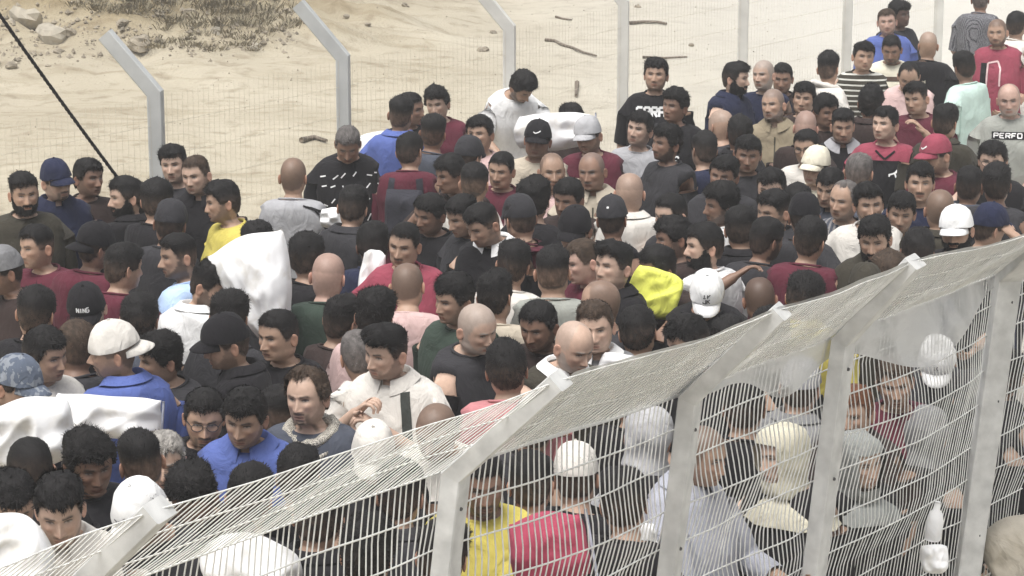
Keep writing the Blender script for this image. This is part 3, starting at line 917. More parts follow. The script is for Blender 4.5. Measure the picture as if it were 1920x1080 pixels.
def hair_shell(per, fp, M, style, hairc, skin, seed):
    st = {  # hairline, side, top, front, noise amp, noise freq, side fade
        'short': ('n', .006, .012, .010, .0035, 55, .40), 'fade': ('n', .001, .018, .020, .0050, 55, .92), 'quiff': ('n', .004, .026, .036, .0075, 40, .6),
        'curly': ('low', .018, .030, .030, .0095, 42, .1), 'wavy': ('low', .012, .024, .030, .0080, 30, .2), 'thin': ('thin', .007, .007, .004, .0022, 55, .2),
        'fringe': ('fringe', .006, .0, .0, .002, 55, .3), 'full': ('low', .011, .021, .020, .0070, 34, .35), 'long': ('thin', .018, .016, .012, .006, 36, .05)}[style]
    kind, S, Tp, Fr, na, nf, fade = st
    a = azim(M)
    t = np.concatenate([np.linspace(0, .05, 8), np.linspace(.06, .205, 17)])
    A, Tt = np.meshgrid(a, t)
    hl = hairline(A, kind) + .008 * vnoise(np.stack([A * 4, Tt * 30, A * 0 + seed], -1), seed) + .004 * vnoise(np.stack([A * 14, Tt * 60, A * 0 + seed], -1), seed + 4)
    rr_ = random.Random(seed); Tp = Tp * rr_.uniform(.65, 1.25); Fr = Fr * rr_.uniform(.6, 1.25); S = S * rr_.uniform(.7, 1.3)
    part = rr_.uniform(-1, 1)
    base = headpos(Tt, A, fp)
    inside = hl - Tt      # >0 under hair
    edge = sstep(-.004, .014, inside)
    topw = 1 - sstep(.035, .095, Tt)
    frw = np.clip(np.cos(A), 0, 1) ** 1.2 * (1 - sstep(.04, .09, Tt))
    th = (S * (1 - topw) + Tp * topw) * .88
    th = th * (1 - frw) + np.maximum(th, Fr) * frw
    th = th * (1 + .25 * part * np.sin(A) * topw) * (1 + .22 * vnoise(base * 16 + seed, seed + 9))
    nz = vnoise(base * nf + seed * 7.1, seed) * .7 + .5 * vnoise(base * nf * 2.3 + seed, seed + 2)
    if style in ('curly', 'wavy'): nz = np.abs(nz) * 2 - .6
    cen = np.array([0, 0, CROWN - .10])
    d = base - cen; d /= np.linalg.norm(d, axis=-1, keepdims=True)
    off = (th + na * nz * (.25 + .75 * np.clip(th / .015, 0, 1))) * edge - .004 * (1 - edge)
    V = base + d * off[..., None]
    if style in ('quiff', 'fade'):
        V[..., 1] -= .008 * frw * edge
    hc = np.array(hairc)
    f = fade * sstep(.055, .15, Tt) * (1 - topw)
    f = np.maximum(f, .35 * (1 - sstep(0, .012, inside)))
    f = f * (.8 + .3 * nz)
    f = np.clip(f, 0, .95)[..., None]
    cc = hc * (1 - f) + np.array(skin) * .55 * f
    cc = cc * (1 + .5 * nz[..., None] * .5)
    keepm = (inside > -.010)
    Mx = M
    def keep(r, c):
        c2 = (c + 1) % Mx
        return keepm[r, c] and keepm[r+1, c] and keepm[r, c2] and keepm[r+1, c2]
    mb = MB(); mb.add(per.pose(V, 1).reshape(-1, 3), grid_faces(len(t), M, wrap=True, keep=keep), cc.reshape(-1, 3))
    # locks standing out of the surface
    rs = np.random.RandomState(seed + 5)
    n = 2200 if M > 50 else 1000
    ri = rs.randint(0, len(t) - 1, n * 2); ci = rs.randint(0, M, n * 2)
    # even out: keep in proportion to the ring radius
    rad = np.linalg.norm(base[ri, ci, :2], axis=1)
    ok = (rs.rand(n * 2) < rad / .09) & (inside[ri, ci] > .001) & (th[ri, ci] > .0035)
    ri, ci = ri[ok][:n], ci[ok][:n]
    if len(ri):
        f1, f2 = rs.rand(len(ri))[:, None], rs.rand(len(ri))[:, None]
        c2 = (ci + 1) % M
        p0 = (V[ri, ci] * (1 - f1) + V[ri, c2] * f1) * (1 - f2) + (V[ri + 1, ci] * (1 - f1) + V[ri + 1, c2] * f1) * f2
        nn = d[ri, ci]
        comb = np.where((t[ri] < .06)[:, None], np.array([.35 * part, -1.0, .1]), np.array([0, .25, -1.0]))
        if style in ('curly',): comb = rs.normal(size=(len(ri), 3)) * .8
        if style in ('wavy', 'full'): comb = comb + rs.normal(size=(len(ri), 3)) * .45
        comb = comb - nn * (comb * nn).sum(1)[:, None]; comb /= np.linalg.norm(comb, axis=1)[:, None] + 1e-6
        ln = np.clip(th[ri, ci] * 1.15, .006, .026) * rs.uniform(.6, 1.3, len(ri))
        dirn = comb + nn * rs.uniform(.15, .75, len(ri))[:, None] + rs.normal(size=(len(ri), 3)) * .18
        dirn /= np.linalg.norm(dirn, axis=1)[:, None]
        sd = np.cross(dirn, nn); sd /= np.linalg.norm(sd, axis=1)[:, None] + 1e-6
        w = rs.uniform(.0012, .0030, len(ri))[:, None]
        T3 = np.stack([p0 - nn * .002 - sd * w, p0 - nn * .002 + sd * w, p0 + dirn * ln[:, None]], 1)
        kc = hc * rs.uniform(.6, 2.0, len(ri))[:, None]
        mb.add(per.pose(T3, 1).reshape(-1, 3), [(3*i, 3*i+1, 3*i+2) for i in range(len(ri))], np.repeat(kc, 3, axis=0))
    return mb

def prune(mb):
    V = np.concatenate(mb.v); used = np.zeros(len(V), bool)
    for f in mb.f: used[list(f)] = True
    idx = np.cumsum(used) - 1
    mb.v = [V[used]]; mb.n = int(used.sum())
    if mb.c: mb.c = [np.concatenate(mb.c)[used]]
    mb.f = [tuple(int(idx[i]) for i in f) for f in mb.f]
    return mb

def beard_shell(per, fp, M, hairc, th, seed):
    a = azim(M); t = np.linspace(.118, .240, 20)
    A, Tt = np.meshgrid(a, t)
    P = face_relief(headpos(Tt, A, fp), Tt, A, fp)
    deg = np.degrees(np.abs((A + math.pi) % (2 * math.pi) - math.pi)); ax = np.abs(P[..., 0])
    jl = np.interp(deg, [0, 12, 20, 32, 50, 65, 75, 88, 96, 110], [.197, .197, .184, .172, .172, .158, .125, .12, .17, .23])
    ins = np.minimum(Tt - jl, .236 - Tt); ins = np.where(deg > 100, -.02, ins)
    # moustache
    mo = np.minimum(.030 - ax, np.minimum(Tt - .165, .180 - Tt)); ins = np.maximum(ins, np.where(np.cos(A) > .3, mo, -1))
    ins = np.where((np.cos(A) > .3) & (ax < .019) & (Tt > .1795) & (Tt < .194), -.02, ins)
    edge = sstep(-.003, .008, ins)
    nz = vnoise(P * 70 + seed, seed)
    d = P - np.array([0, 0, CROWN - .15]); d /= np.linalg.norm(d, axis=-1, keepdims=True)
    V = P + d * ((th * (1 + .4 * nz)) * edge - .002)[..., None]
    V[..., 2] -= th * .6 * edge * sstep(.20, .225, Tt)
    keepm = ins > -.006
    def keep(r, c):
        c2 = (c + 1) % M
        return keepm[r, c] and keepm[r+1, c] and keepm[r, c2] and keepm[r+1, c2]
    cc = np.array(hairc) * (1.1 + .5 * nz[..., None])
    mb = MB(); mb.add(per.pose(V, 1).reshape(-1, 3), grid_faces(len(t), M, wrap=True, keep=keep), cc.reshape(-1, 3))
    rs = np.random.RandomState(seed + 2); n = 700
    ri = rs.randint(0, len(t), n * 3); ci = rs.randint(0, M, n * 3); ok = ins[ri, ci] > .0
    ri, ci = ri[ok][:n], ci[ok][:n]
    p0 = V[ri, ci] + rs.normal(size=(len(ri), 3)) * .0015
    nn = d[ri, ci]; dirn = nn * .5 + np.array([0, -.1, -1.0]) + rs.normal(size=(len(ri), 3)) * .35
    dirn /= np.linalg.norm(dirn, axis=1)[:, None]; sd = np.cross(dirn, nn); sd /= np.linalg.norm(sd, axis=1)[:, None] + 1e-6
    w = .0016; ln = rs.uniform(.006, .013, len(ri))[:, None]
    T3 = np.stack([p0 - sd * w, p0 + sd * w, p0 + dirn * ln], 1)
    mb.add(per.pose(T3, 1).reshape(-1, 3), [(3*i, 3*i+1, 3*i+2) for i in range(len(ri))], np.repeat(np.array(hairc) * rs.uniform(.6, 2, len(ri))[:, None], 3, axis=0))
    return prune(mb)

def cap_parts(per, fp, M, mat, brimmat, parent, back, seed, logo=None, hard=0):
    a = azim(M)
    t = np.array([0, .006, .014, .028, .045, .06, .072, .082, .086])
    A, Tt = np.meshgrid(a, t)
    fr = np.cos(A) * (-1 if back else 1)
    tt2 = Tt * (1 + .18 * (1 - fr) / 2 * 1.2 - .12 * np.clip(fr, 0, 1))
    V = headpos(tt2, A, fp, .013)
    V[..., 2] += .014 * (1 - sstep(0, .07, Tt)) 
    # structured front panel stands up, seams between panels
    V[..., 1] += np.where(fr > 0, -(1 if not back else -1) * .010 * fr * sstep(.01, .04, Tt), 0)
    seam = np.abs(np.cos(A * 3)) ** 24
    V[..., 2] -= .0012 * seam
    V += (.0035 * vnoise(V * 26 + seed, seed))[..., None] * np.array([1, 1, .6])
    mb = MB(); mb.add(per.pose(V, 1).reshape(-1, 3), grid_faces(len(t), M, wrap=True))
    # button on top
    mb.tube(per.pose(np.array([[0, -.004, CROWN + .024], [0, -.004, CROWN + .032]]), 1), [.008, .005], 8)
    cap = mb.build('cap', mat, parent)
    # brim
    nu, nv = 15, 6
    rows = []
    for j in range(nv):
        v = j / (nv - 1)
        for i in range(nu):
            u = -1 + 2 * i / (nu - 1)
            ang = u * math.radians(60)
            bx = .083 * math.sin(ang) * fp['wide']; by = -.101 * math.cos(ang)
            L = .074 * math.sqrt(max(0, 1 - abs(u) ** 3.0))
            y = by - L * v; x = bx * (1 + .05 * v)
            z = CROWN - .076 - .018 * u * u - .022 * v * v - .004 * v
            rows.append((x, y, z))
    Vb = np.array(rows)
    Vl = Vb.copy(); Vl[:, 2] -= .0035
    if back: Vb[:, 0] *= -1; Vb[:, 1] *= -1; Vl[:, 0] *= -1; Vl[:, 1] *= -1; Vb[:, 2] -= .012; Vl[:, 2] -= .012
    mb = MB(); nn = nu * nv
    F = grid_faces(nv, nu); F2 = [tuple(i + nn for i in f)[::-1] for f in F]
    rim = [j * nu for j in range(nv)] + [(nv - 1) * nu + i for i in range(1, nu)] + [j * nu + nu - 1 for j in range(nv - 2, -1, -1)]
    F3 = [(rim[k], rim[k] + nn, rim[k+1] + nn, rim[k+1]) for k in range(len(rim) - 1)]
    mb.add(per.pose(np.concatenate([Vb, Vl]), 1), F + F2 + F3)
    mb.build('brim', brimmat, cap)
    return cap

def tube_ring(per, zc, rw, rf, rb, rad, mat, parent, name, seed, tilt=0.0, amp=.3, hwt=.3, sag=0.0, n=36, k=12, front_gap=False, pattern=None):
    """a thick ring of cloth round the neck"""
    a = np.linspace(0, 2 * math.pi, n, endpoint=False)
    c = np.stack([rw * np.sin(a), np.where(np.cos(a) > 0, -rf, -rb) * np.cos(a) + .01, zc + tilt * np.cos(a) - sag * np.clip(np.cos(a), 0, 1) ** 3], -1)
    ph = np.linspace(0, 2 * math.pi, k, endpoint=False)
    out = np.stack([np.sin(a), -np.cos(a), 0 * a], -1)
    rr = rad * (1 + amp * vnoise(np.stack([a * 3, a * 0 + seed, a * 0], -1), seed))
    V = c[:, None, :] + (rr[:, None, None]) * (np.cos(ph)[None, :, None] * out[:, None, :] + np.sin(ph)[None, :, None] * np.array([0, 0, .75]))
    V += (.35 * rad * vnoise(V * 45 + seed, seed + 3))[..., None]
    F = []
    for i in range(n):
        i2 = (i + 1) % n
        for j in range(k):
            j2 = (j + 1) % k
            F.append((i * k + j, i2 * k + j, i2 * k + j2, i * k + j2))
    mb = MB(); mb.add(per.pose(V, hwt).reshape(-1, 3), F)
    return mb.build(name, mat, parent)

def flap_collar(per, mat, parent, off=.012, zc=1.492):
    a = np.linspace(math.radians(14), math.radians(346), 40)
    def ring(w, f, b, z, zf): 
        return np.stack([w * np.sin(a), np.where(np.cos(a) > 0, -f, -b) * np.cos(a) + .012, z + (zf - z) * np.clip(np.cos(a), 0, 1) ** 1.5], -1)
    R = [ring(.074, .062, .072, zc - .014, zc - .040), ring(.074, .066, .073, zc + .024, zc - .002), ring(.083, .078, .084, zc + .024, zc - .004), ring(.120, .110, .112, zc - .006, zc - .062)]
    mb = MB(); mb.add(per.pose(np.array(R), .25).reshape(-1, 3), grid_faces(4, 40))
    return mb.build('collar', mat, parent)

def hijab(per, fp, M, mat, parent, seed, name='headscarf', open_face=True):
    a = azim(M)
    t = np.array([0, .006, .014, .03, .05, .07, .09, .11, .13, .15, .17, .19, .21, .23, .25, .275])
    A, Tt = np.meshgrid(a, t)
    V = headpos(np.minimum(Tt, .20), A, fp, .020)
    V[..., 2] = np.where(Tt > .03, CROWN - Tt, V[..., 2])
    deg = np.degrees(np.abs((A + math.pi) % (2 * math.pi) - math.pi))
    T2 = []
    for i, (w, f, b, z) in enumerate(((.085, .098, .085, 1.46), (.125, .125, .12, 1.435), (.175, .15, .15, 1.39), (.208, .155, .155, 1.34))):
        T2.append(np.stack([w * np.sin(a), np.where(np.cos(a) > 0, -f, -b) * np.cos(a) + .01, np.full(M, z)], -1))
    V = np.concatenate([V, np.array(T2)])
    fold = vnoise(V * np.array([30, 30, 8]) + seed, seed)
    dd = V[..., :2].copy(); dd /= np.linalg.norm(dd, axis=-1, keepdims=True) + 1e-6
    V[..., :2] += dd * (.011 * fold + .012 * vnoise(V * np.array([9, 9, 14]) + seed * 2, seed + 3))[..., None]
    V[..., 2] += .012 * vnoise(V * np.array([12, 12, 20]) + seed, seed + 7) * np.ones_like(V[..., 2])
    # gathered under the chin, point at the back of the head
    hw = np.concatenate([np.ones((12, M)), np.linspace(.95, .0, len(V) - 12)[:, None] * np.ones(M)])
    nT = len(t)
    def keep(r, c):
        if not open_face: return True
        if r >= nT: return True
        return not (deg[r, c] < 44 and .048 < t[r] < .20)
    mb = MB(); mb.add(per.pose(V, hw).reshape(-1, 3), grid_faces(len(V), M, wrap=True, keep=keep))
    return mb.build(name, mat, parent)

def glasses(per, fp, parent):
    mb = MB()
    for s in (1, -1):
        a = np.linspace(0, 2 * math.pi, 17)
        P = np.stack([s * .032 + .024 * np.cos(a), np.full(17, -.106) + .004 * np.abs(np.cos(a)), CROWN - .115 + .017 * np.sin(a)], -1)
        mb.tube(per.pose(P, 1), .0018, 5, caps=False)
        mb.tube(per.pose(np.array([[s * .056, -.101, CROWN - .11], [s * .077, -.04, CROWN - .112], [s * .078, .01, CROWN - .118]]), 1), .0018, 5)
    mb.tube(per.pose(np.array([[-.008, -.107, CROWN - .112], [.008, -.107, CROWN - .112]]), 1), .0018, 5)
    mb.build('glasses', plain('black_frame', (.03, .03, .03), .4, bump=0), parent)

def bvh_of(o):
    me = o.data
    return BVHTree.FromPolygons([v.co.copy() for v in me.vertices], [tuple(p.vertices) for p in me.polygons])

def decal(shirt, polys, mat, name, back=False, lift=.004, xf=None):
    """flat print: 2-D triangles/quads (x, z in person coordinates) laid onto the shirt"""
    bv = bvh_of(shirt); mb = MB()
    for V2, F in polys:
        P = []; miss = set()
        for vi, (x, z) in enumerate(V2):
            o = Vector((x, .6 if back else -.6, z)); d = Vector((0, -1 if back else 1, 0))
            hit = bv.ray_cast(o, d)
            y = hit[0].y if hit[0] is not None else (.1 if back else -.12)
            if hit[0] is None: miss.add(vi)
            P.append((x, y + (lift if back else -lift), z))
        mb.add(P, [f for f in F if not (set(f) & miss)])
    return prune(mb).build(name, mat, shirt)

def bars2d(segs, w):
    """strokes -> subdivided quads"""
    out = []
    for (x0, z0, x1, z1) in segs:
        L = math.hypot(x1 - x0, z1 - z0); n = max(1, int(L / .012)); nx, nz = -(z1 - z0) / L * w / 2, (x1 - x0) / L * w / 2
        V = []; F = []
        for i in range(n + 1):
            t = i / n; x = x0 + (x1 - x0) * t; z = z0 + (z1 - z0) * t
            V += [(x + nx, z + nz), (x - nx, z - nz)]
        for i in range(n): F.append((2*i, 2*i+1, 2*i+3, 2*i+2))
        out.append((V, F))
    return out

GL = {'G': [(1,1,0,1),(0,1,0,0),(0,0,1,0),(1,0,1,.5),(1,.5,.5,.5)], 'A': [(0,0,0,1),(0,1,1,1),(1,1,1,0),(0,.5,1,.5)], 'R': [(0,0,0,1),(0,1,1,1),(1,1,1,.5),(1,.5,0,.5),(.4,.5,1,0)],
 'B': [(0,0,0,1),(0,1,.9,1),(.9,1,.9,.5),(0,.5,1,.5),(1,.5,1,0),(1,0,0,0)], 'P': [(0,0,0,1),(0,1,1,1),(1,1,1,.5),(1,.5,0,.5)], 'E': [(1,1,0,1),(0,1,0,0),(0,0,1,0),(0,.5,.8,.5)],
 'F': [(1,1,0,1),(0,1,0,0),(0,.5,.8,.5)], 'O': [(0,0,0,1),(0,1,1,1),(1,1,1,0),(1,0,0,0)], 'N': [(0,0,0,1),(0,1,1,0),(1,0,1,1)], 'I': [(.5,0,.5,1)], 'K': [(0,0,0,1),(0,.45,1,1),(.3,.6,1,0)],
 'J': [(1,1,1,0),(1,0,0,0),(0,0,0,.35)], 'S': [(1,1,0,1),(0,1,0,.5),(0,.5,1,.5),(1,.5,1,0),(1,0,0,0)], 'L': [(0,1,0,0),(0,0,1,0)]}
def text2d(s, x, z, w, h, gap, st):
    segs = []
    for i, ch in enumerate(s):
        for (a0, b0, a1, b1) in GL[ch]:
            segs.append((x + i * (w + gap) + a0 * w, z + b0 * h, x + i * (w + gap) + a1 * w, z + b1 * h))
    return bars2d(segs, st)
CAT = [(0,0,.5,.12),(.5,.12,1,.35),(.8,.3,1.05,.62),(.15,.05,.05,-.2),(.7,.15,.9,-.3),(.9,.4,1.2,.5)]
def mark2d(pts, x, z, s, st): return bars2d([(x + a*s, z + b*s, x + c_*s, z + d*s) for a, b, c_, d in pts], st)

FIT = {}
def near_face(label): return 'fringe' in label or 'blue tee looking' in label
def make_person(cx, cy, yaw, pitch, skin, hair, beard, top, label, zc=1.60, by=None, lean=0, roll=0, sleeve=.42, arms=None, cap=None, hc='black',
                bottom='black', pattern=None, col2=None, collar=None, hood=None, loose=.03, scarf=None, long=False, glass=False, keff=False, build=1.0,
                print_=None, hands=None, curl=.5, pos=None, seed=0, bare=False, straps=None, stripes=None, hset=None, group=None):
    rs = random.Random(seed * 17 + 3)
    body_yaw = by if by is not None else yaw * .8 + rs.uniform(-12, 12)
    h = zc + .118
    if near_face(label): pitch = min(pitch, 15)
    elif pitch > 20: pitch = 20 + (pitch - 20) * .6
    roll = roll + rs.uniform(-7, 7); pitch = pitch + rs.uniform(-3, 3)
    if collar is None and not hood and not keff and not scarf and print_ is None and isinstance(top, str) and rs.random() < .22: collar = top
    if pos is None: pos = at_z(cx, cy, zc)
    per = Person(h, yaw - body_yaw, pitch, roll, lean, seed)
    # where the head centre goes in local space, so that it lands on the pixel
    hc0 = per.pose(np.array([[0, -.004, CROWN - .115]]), 1)[0]
    R = math.radians(body_yaw)
    off = rotz(np.array([hc0[0], hc0[1], 0]), R)
    target = at_z(cx, cy, float(hc0[2])) if (lean or pitch > 20) else pos
    if pos is not None and not lean: 
        d = ray(cx, cy); target = np.array([0, 0, CAMZ]) + d * ((hc0[2] - CAMZ) / d[2])
    loc = (target[0] - off[0], target[1] - off[1], 0)
    root = empty('person', loc, R)
    tag(root, label, 'person', group or 'people packed together in the crowd')
    near = target[1] < 11.5
    M = 64 if near else 48
    fp = {'wide': rs.uniform(.95, 1.06), 'jaw': rs.uniform(-.06, .12), 'nose': rs.uniform(.85, 1.3), 'open': max(0, rs.uniform(-1.2, 1))}
    sk = np.array(SKINS[skin]) * rs.uniform(.9, 1.1)
    hcol = np.array(HAIRC[hc])
    # --- body, one surface: head, neck, torso, arms, legs
    if near: rows = np.concatenate([[0, .006, .014, .026, .040, .056, .072], np.linspace(.084, .236, 46), [.245, .257, .268]])
    else: rows = np.concatenate([[0, .006, .014, .030, .050, .070], np.linspace(.085, .234, 30), [.245, .26]])
    hk = {'short': 'n', 'fade': 'n', 'quiff': 'n', 'curly': 'low', 'wavy': 'low', 'thin': 'thin', 'fringe': 'fringe', 'full': 'low', 'buzz': 'n', 'bald': 'fringe', 'recede': 'thin', 'long': 'thin', 'none': None}[hair]
    hd = {}
    if beard == 'none' and rs.random() < .55 and not scarf: beard = 'shadow'
    buzz = {'buzz': .62, 'recede': .5, 'bald': .32}.get(hair, None)
    Vh, ch = head_grid(per, fp, M, hd, sk, hcol, beard, hk, buzz, rows)
    mb = MB()
    A0 = DEF_ARM if arms is None else arms[0]
    A1 = mirror(DEF_ARM) if arms is None else arms[1]
    if arms is None and rs.random() < .5:
        A0 = ((.192, .004, 1.374), (.235, .02, 1.11), (.12, -.17, 1.02))
    last, ends, a = build_torso(mb, per, M, 0.0, (0, 13), (A0, A1), 1.0, headgrid=(Vh, ch), colf=sk)
    add_legs(mb, per, M, last, a, 0, .06, True, sk)
    for i, e in enumerate(ends): add_hand(mb, per, e, 1 if i == 0 else -1, sk, curl)
    add_ears(mb, per, fp, sk)
    body = mb.build('body', SKIN, root)
    # --- hair, beard
    if hair in ('short', 'fade', 'quiff', 'curly', 'wavy', 'thin', 'fringe', 'full', 'long') and not scarf:
        hb = hair_shell(per, fp, M, hair if not cap else ('short' if hair not in ('fade', 'long') else hair), hcol, sk, seed % 97)
        prune(hb).build('hair', HAIR, root)
    if beard == 'full': beard_shell(per, fp, M, hcol, .0065, seed % 91).build('beard', HAIR, root)
    elif beard == 'goatee': pass
    # --- shirt
    tc_ = C[top] if isinstance(top, str) else top
    mat = cloth(tc_, pattern=pattern, col2=col2)
    if not bare:
        mb = MB()
        extra = None
        if long:
            extra = lambda a_: [np.stack([(w) * np.sin(a_), -w * .78 * np.cos(a_), np.full(len(a_), z)], -1) for w, z in ((.215, .80), (.225, .6), (.24, .35), (.25, .06))]
        else:
            extra = lambda a_: [torso_ring(12, a_, .012, loose) * np.array([1.01, 1.01, 1]) - np.array([0, 0, .03])]
        build_torso(mb, per, M, .012, (0, 13), (A0, A1), sleeve, wr=.0105, loose=loose, extra=extra, armoff=.016)
        shirt = mb.build('shirt' if not long else 'gown', mat, root)
        if not near: pass
    else: shirt = body
    # --- trousers
    if not long:
        mb = MB(); aa = azim(32 if not near else 40); Mt = len(aa)
        rr = [torso_ring(i, aa, .012, 0) for i in (10, 11, 12)]
        V = per.pose(np.array(rr), 0)
        mb.add(V.reshape(-1, 3), grid_faces(3, Mt, wrap=True))
        add_legs(mb, per, Mt, 2 * Mt, aa, .018, .09, False)
        mb.build('trousers', cloth(C[bottom]), root)
    # neck band
    if not bare and not scarf:
        if collar is None and not keff and not hood:
            tube_ring(per, 1.478, .0775, .063, .070, .0085, mat, shirt, 'neckband', seed, tilt=-.017, amp=0, hwt=.12, n=32, k=6)
        elif collar: flap_collar(per, cloth(C[collar]), shirt)
    if hood: tube_ring(per, 1.478, .085, .070, .098, .030, cloth(C[hood]), root, 'hood', seed, tilt=-.03, amp=.25, hwt=.2)
    if keff:
        tube_ring(per, 1.475, .092, .088, .082, .026, cloth((.03, .028, .028), pattern='keffiyeh', col2=(.62, .58, .50)), root, 'neck_scarf', seed, tilt=-.02, amp=.3, hwt=.2, sag=.03)
        tube_ring(per, 1.440, .118, .112, .100, .022, cloth((.03, .028, .028), pattern='keffiyeh', col2=(.62, .58, .50)), root, 'neck_scarf', seed + 1, tilt=-.03, amp=.3, hwt=.1, sag=.05)
    if cap:
        cc, side, logo = cap
        cm = cloth(C[cc] if isinstance(cc, str) else C[cc[0]], pattern=None if isinstance(cc, str) else cc[1], col2=None if isinstance(cc, str) else cc[2])
        bm_ = cm
        cpo = cap_parts(per, fp, M, cm, bm_, root, side == 'b', seed)
        if logo: FIT.setdefault('logos', []).append((cpo, per, logo, side))
        if logo: cap_logo(cpo, per, logo, side)
    if scarf: hijab(per, fp, M, cloth(C[scarf]), root, seed, open_face=(hair != 'none' or True))
    if glass: glasses(per, fp, root)
    if print_: print_(shirt, per)
    return root, per, shirt

def cap_logo(cap, per, logo, side):
    """embroidery on the cap front: strokes in head coordinates, laid on by ray"""
    bv = bvh_of(cap); mb = MB()
    col, strokes, w, xc, zc_ = logo[:5]
    sgn = 1 if len(logo) > 5 else -1
    for V2, F in bars2d(strokes, w):
        P = []
        for (x, z) in V2:
            o = per.pose(np.array([[x + xc, sgn * .4, CROWN + zc_ + z]]), 1)[0]; e = per.pose(np.array([[x + xc, 0, CROWN + zc_ + z]]), 1)[0]
            d = Vector(e - o).normalized(); hit = bv.ray_cast(Vector(o), d)
            P.append(tuple((hit[0] - d * .003) if hit[0] is not None else Vector(o + (e - o) * .72)))
        mb.add(P, F)
    mb.build('cap_emblem', cloth(C[col]), cap)
# ------------------------------------------------------------------ near fence
m_post = plain('weathered_white_post', (0.53, 0.53, 0.515), 0.6, 0.0, scale=14, var=0.18, bump=0.0015)
m_wire = plain('galvanised_wire', (0.70, 0.70, 0.67), 0.5, 0.0, scale=30, var=0.12, bump=0)
BZ, TZ = 2.0, 2.32
Bp = [at_z(x, y, BZ) for x, y in ((94, 1157), (855, 888), (1295, 746), (1582, 638), (1890, 518), (2180, 415))]
Tp = [at_z(x, y, TZ) for x, y in ((300, 955), (1052, 712), (1466, 583), (1717, 490), (2000, 418), (2290, 325))]
# one more bay beyond the left edge
Bp.insert(0, Bp[0] + (Bp[0] - Bp[1]) * .8); Tp.insert(0, Tp[0] + (Tp[0] - Tp[1]) * .8)
Bp = np.array(Bp); Tp = np.array(Tp)
NB = len(Bp)
nrm = []
for i in range(NB):
    a = Bp[min(i + 1, NB - 1)] - Bp[max(i - 1, 0)]; a = a / np.linalg.norm(a); nrm.append(np.array([a[1], -a[0], 0]))
nrm = np.array(nrm)
tan_ = np.stack([-nrm[:, 1], nrm[:, 0], nrm[:, 2]], -1)    # along the fence, away from the camera
if tan_[2][1] < 0: tan_ = -tan_
# towards the camera side
LEAN = 0.03
SIDE = 0.135       # the posts lean along the run of the fence as well
def lerp_arr(A, u):
    i = int(min(max(math.floor(u), 0), len(A) - 2)); f = u - i
    return A[i] * (1 - f) + A[i + 1] * f
FOLD = [(2.0, 0), (1.94, -.012), (1.76, -.03), (1.62, .035), (1.45, -.02), (1.30, -.035), (1.17, .03), (1.0, -.02), (.85, -.03), (.70, .03), (.4, 0), (.05, 0)]
FZs = np.array([k[0] for k in FOLD])[::-1]; FNs = np.array([k[1] for k in FOLD])[::-1]
def fence_pt(u, z):
    """point of the mesh at bay coordinate u and height z (z below the bend)"""
    b = lerp_arr(Bp, u); n = lerp_arr(nrm, u)
    fr = u - math.floor(u); mid = math.sin(math.pi * fr)
    zk = z + .025 * math.sin(u * 2.7) - .02
    fold = np.interp(zk, FZs, FNs) * (.30 + .30 * mid) * (1 + .3 * math.sin(u * 1.9 + 1))
    bulge = .03 * mid * math.sin(min(1, (BZ - z) / .9) * math.pi) * (1.2 + math.sin(u * 3.1))
    dent = .012 * float(vnoise(np.array([[u * 6, z * 7, 0]]), 77)[0])
    return b + np.array([0, 0, z - BZ]) - lerp_arr(tan_, u) * SIDE * (BZ - z) + n * (-LEAN * (BZ - z) + fold + bulge + dent - .045)
def slope_pt(u, s):
    """point of the sloping top strip, s 0 at bend .. 1 at upper edge"""
    b = fence_pt(u, BZ); t = lerp_arr(Tp, u) ; n = lerp_arr(nrm, u)
    fr = u - math.floor(u); sag = math.sin(math.pi * fr)
    P = b * (1 - s) + t * s
    P[2] -= .008 * sag * s + .004 * sag
    P[2] += .008 * float(vnoise(np.array([[u * 5, s * 3, 0]]), 31)[0])
    return P
nf = empty('welded_mesh_fence', tuple(Bp[1] * np.array([1, 1, 0])))
tag(nf, 'near welded mesh fence with white posts and arms bent over in the foreground', 'fence')
fo = Bp[1] * np.array([1, 1, 0])
for i in range(NB):
    top = Bp[i].copy(); base = top + np.array([0, 0, -BZ]) + nrm[i] * (-LEAN * BZ) - tan_[i] * SIDE * BZ
    bent_post(base, top, Tp[i], 0.098, 0.06, m_post, nf, fo)
    # end cap plate and bolts on the post
    q = MB()
    for zz in (.35, .95, 1.5, 1.9):
        c = base + (top - base) * (zz / BZ) + nrm[i] * .031 - fo
        q.tube([c, c + nrm[i] * .006], [.007, .006], 6)
    for s in (.3, .75):
        c = top + (Tp[i] - top) * s + nrm[i] * .02 + np.array([0, 0, .024]) - fo
        q.tube([c, c + nrm[i] * .006], [.007, .006], 6)
    q.build('bolt', plain('dark_bolt', (.08, .08, .08), .6, bump=0), nf)
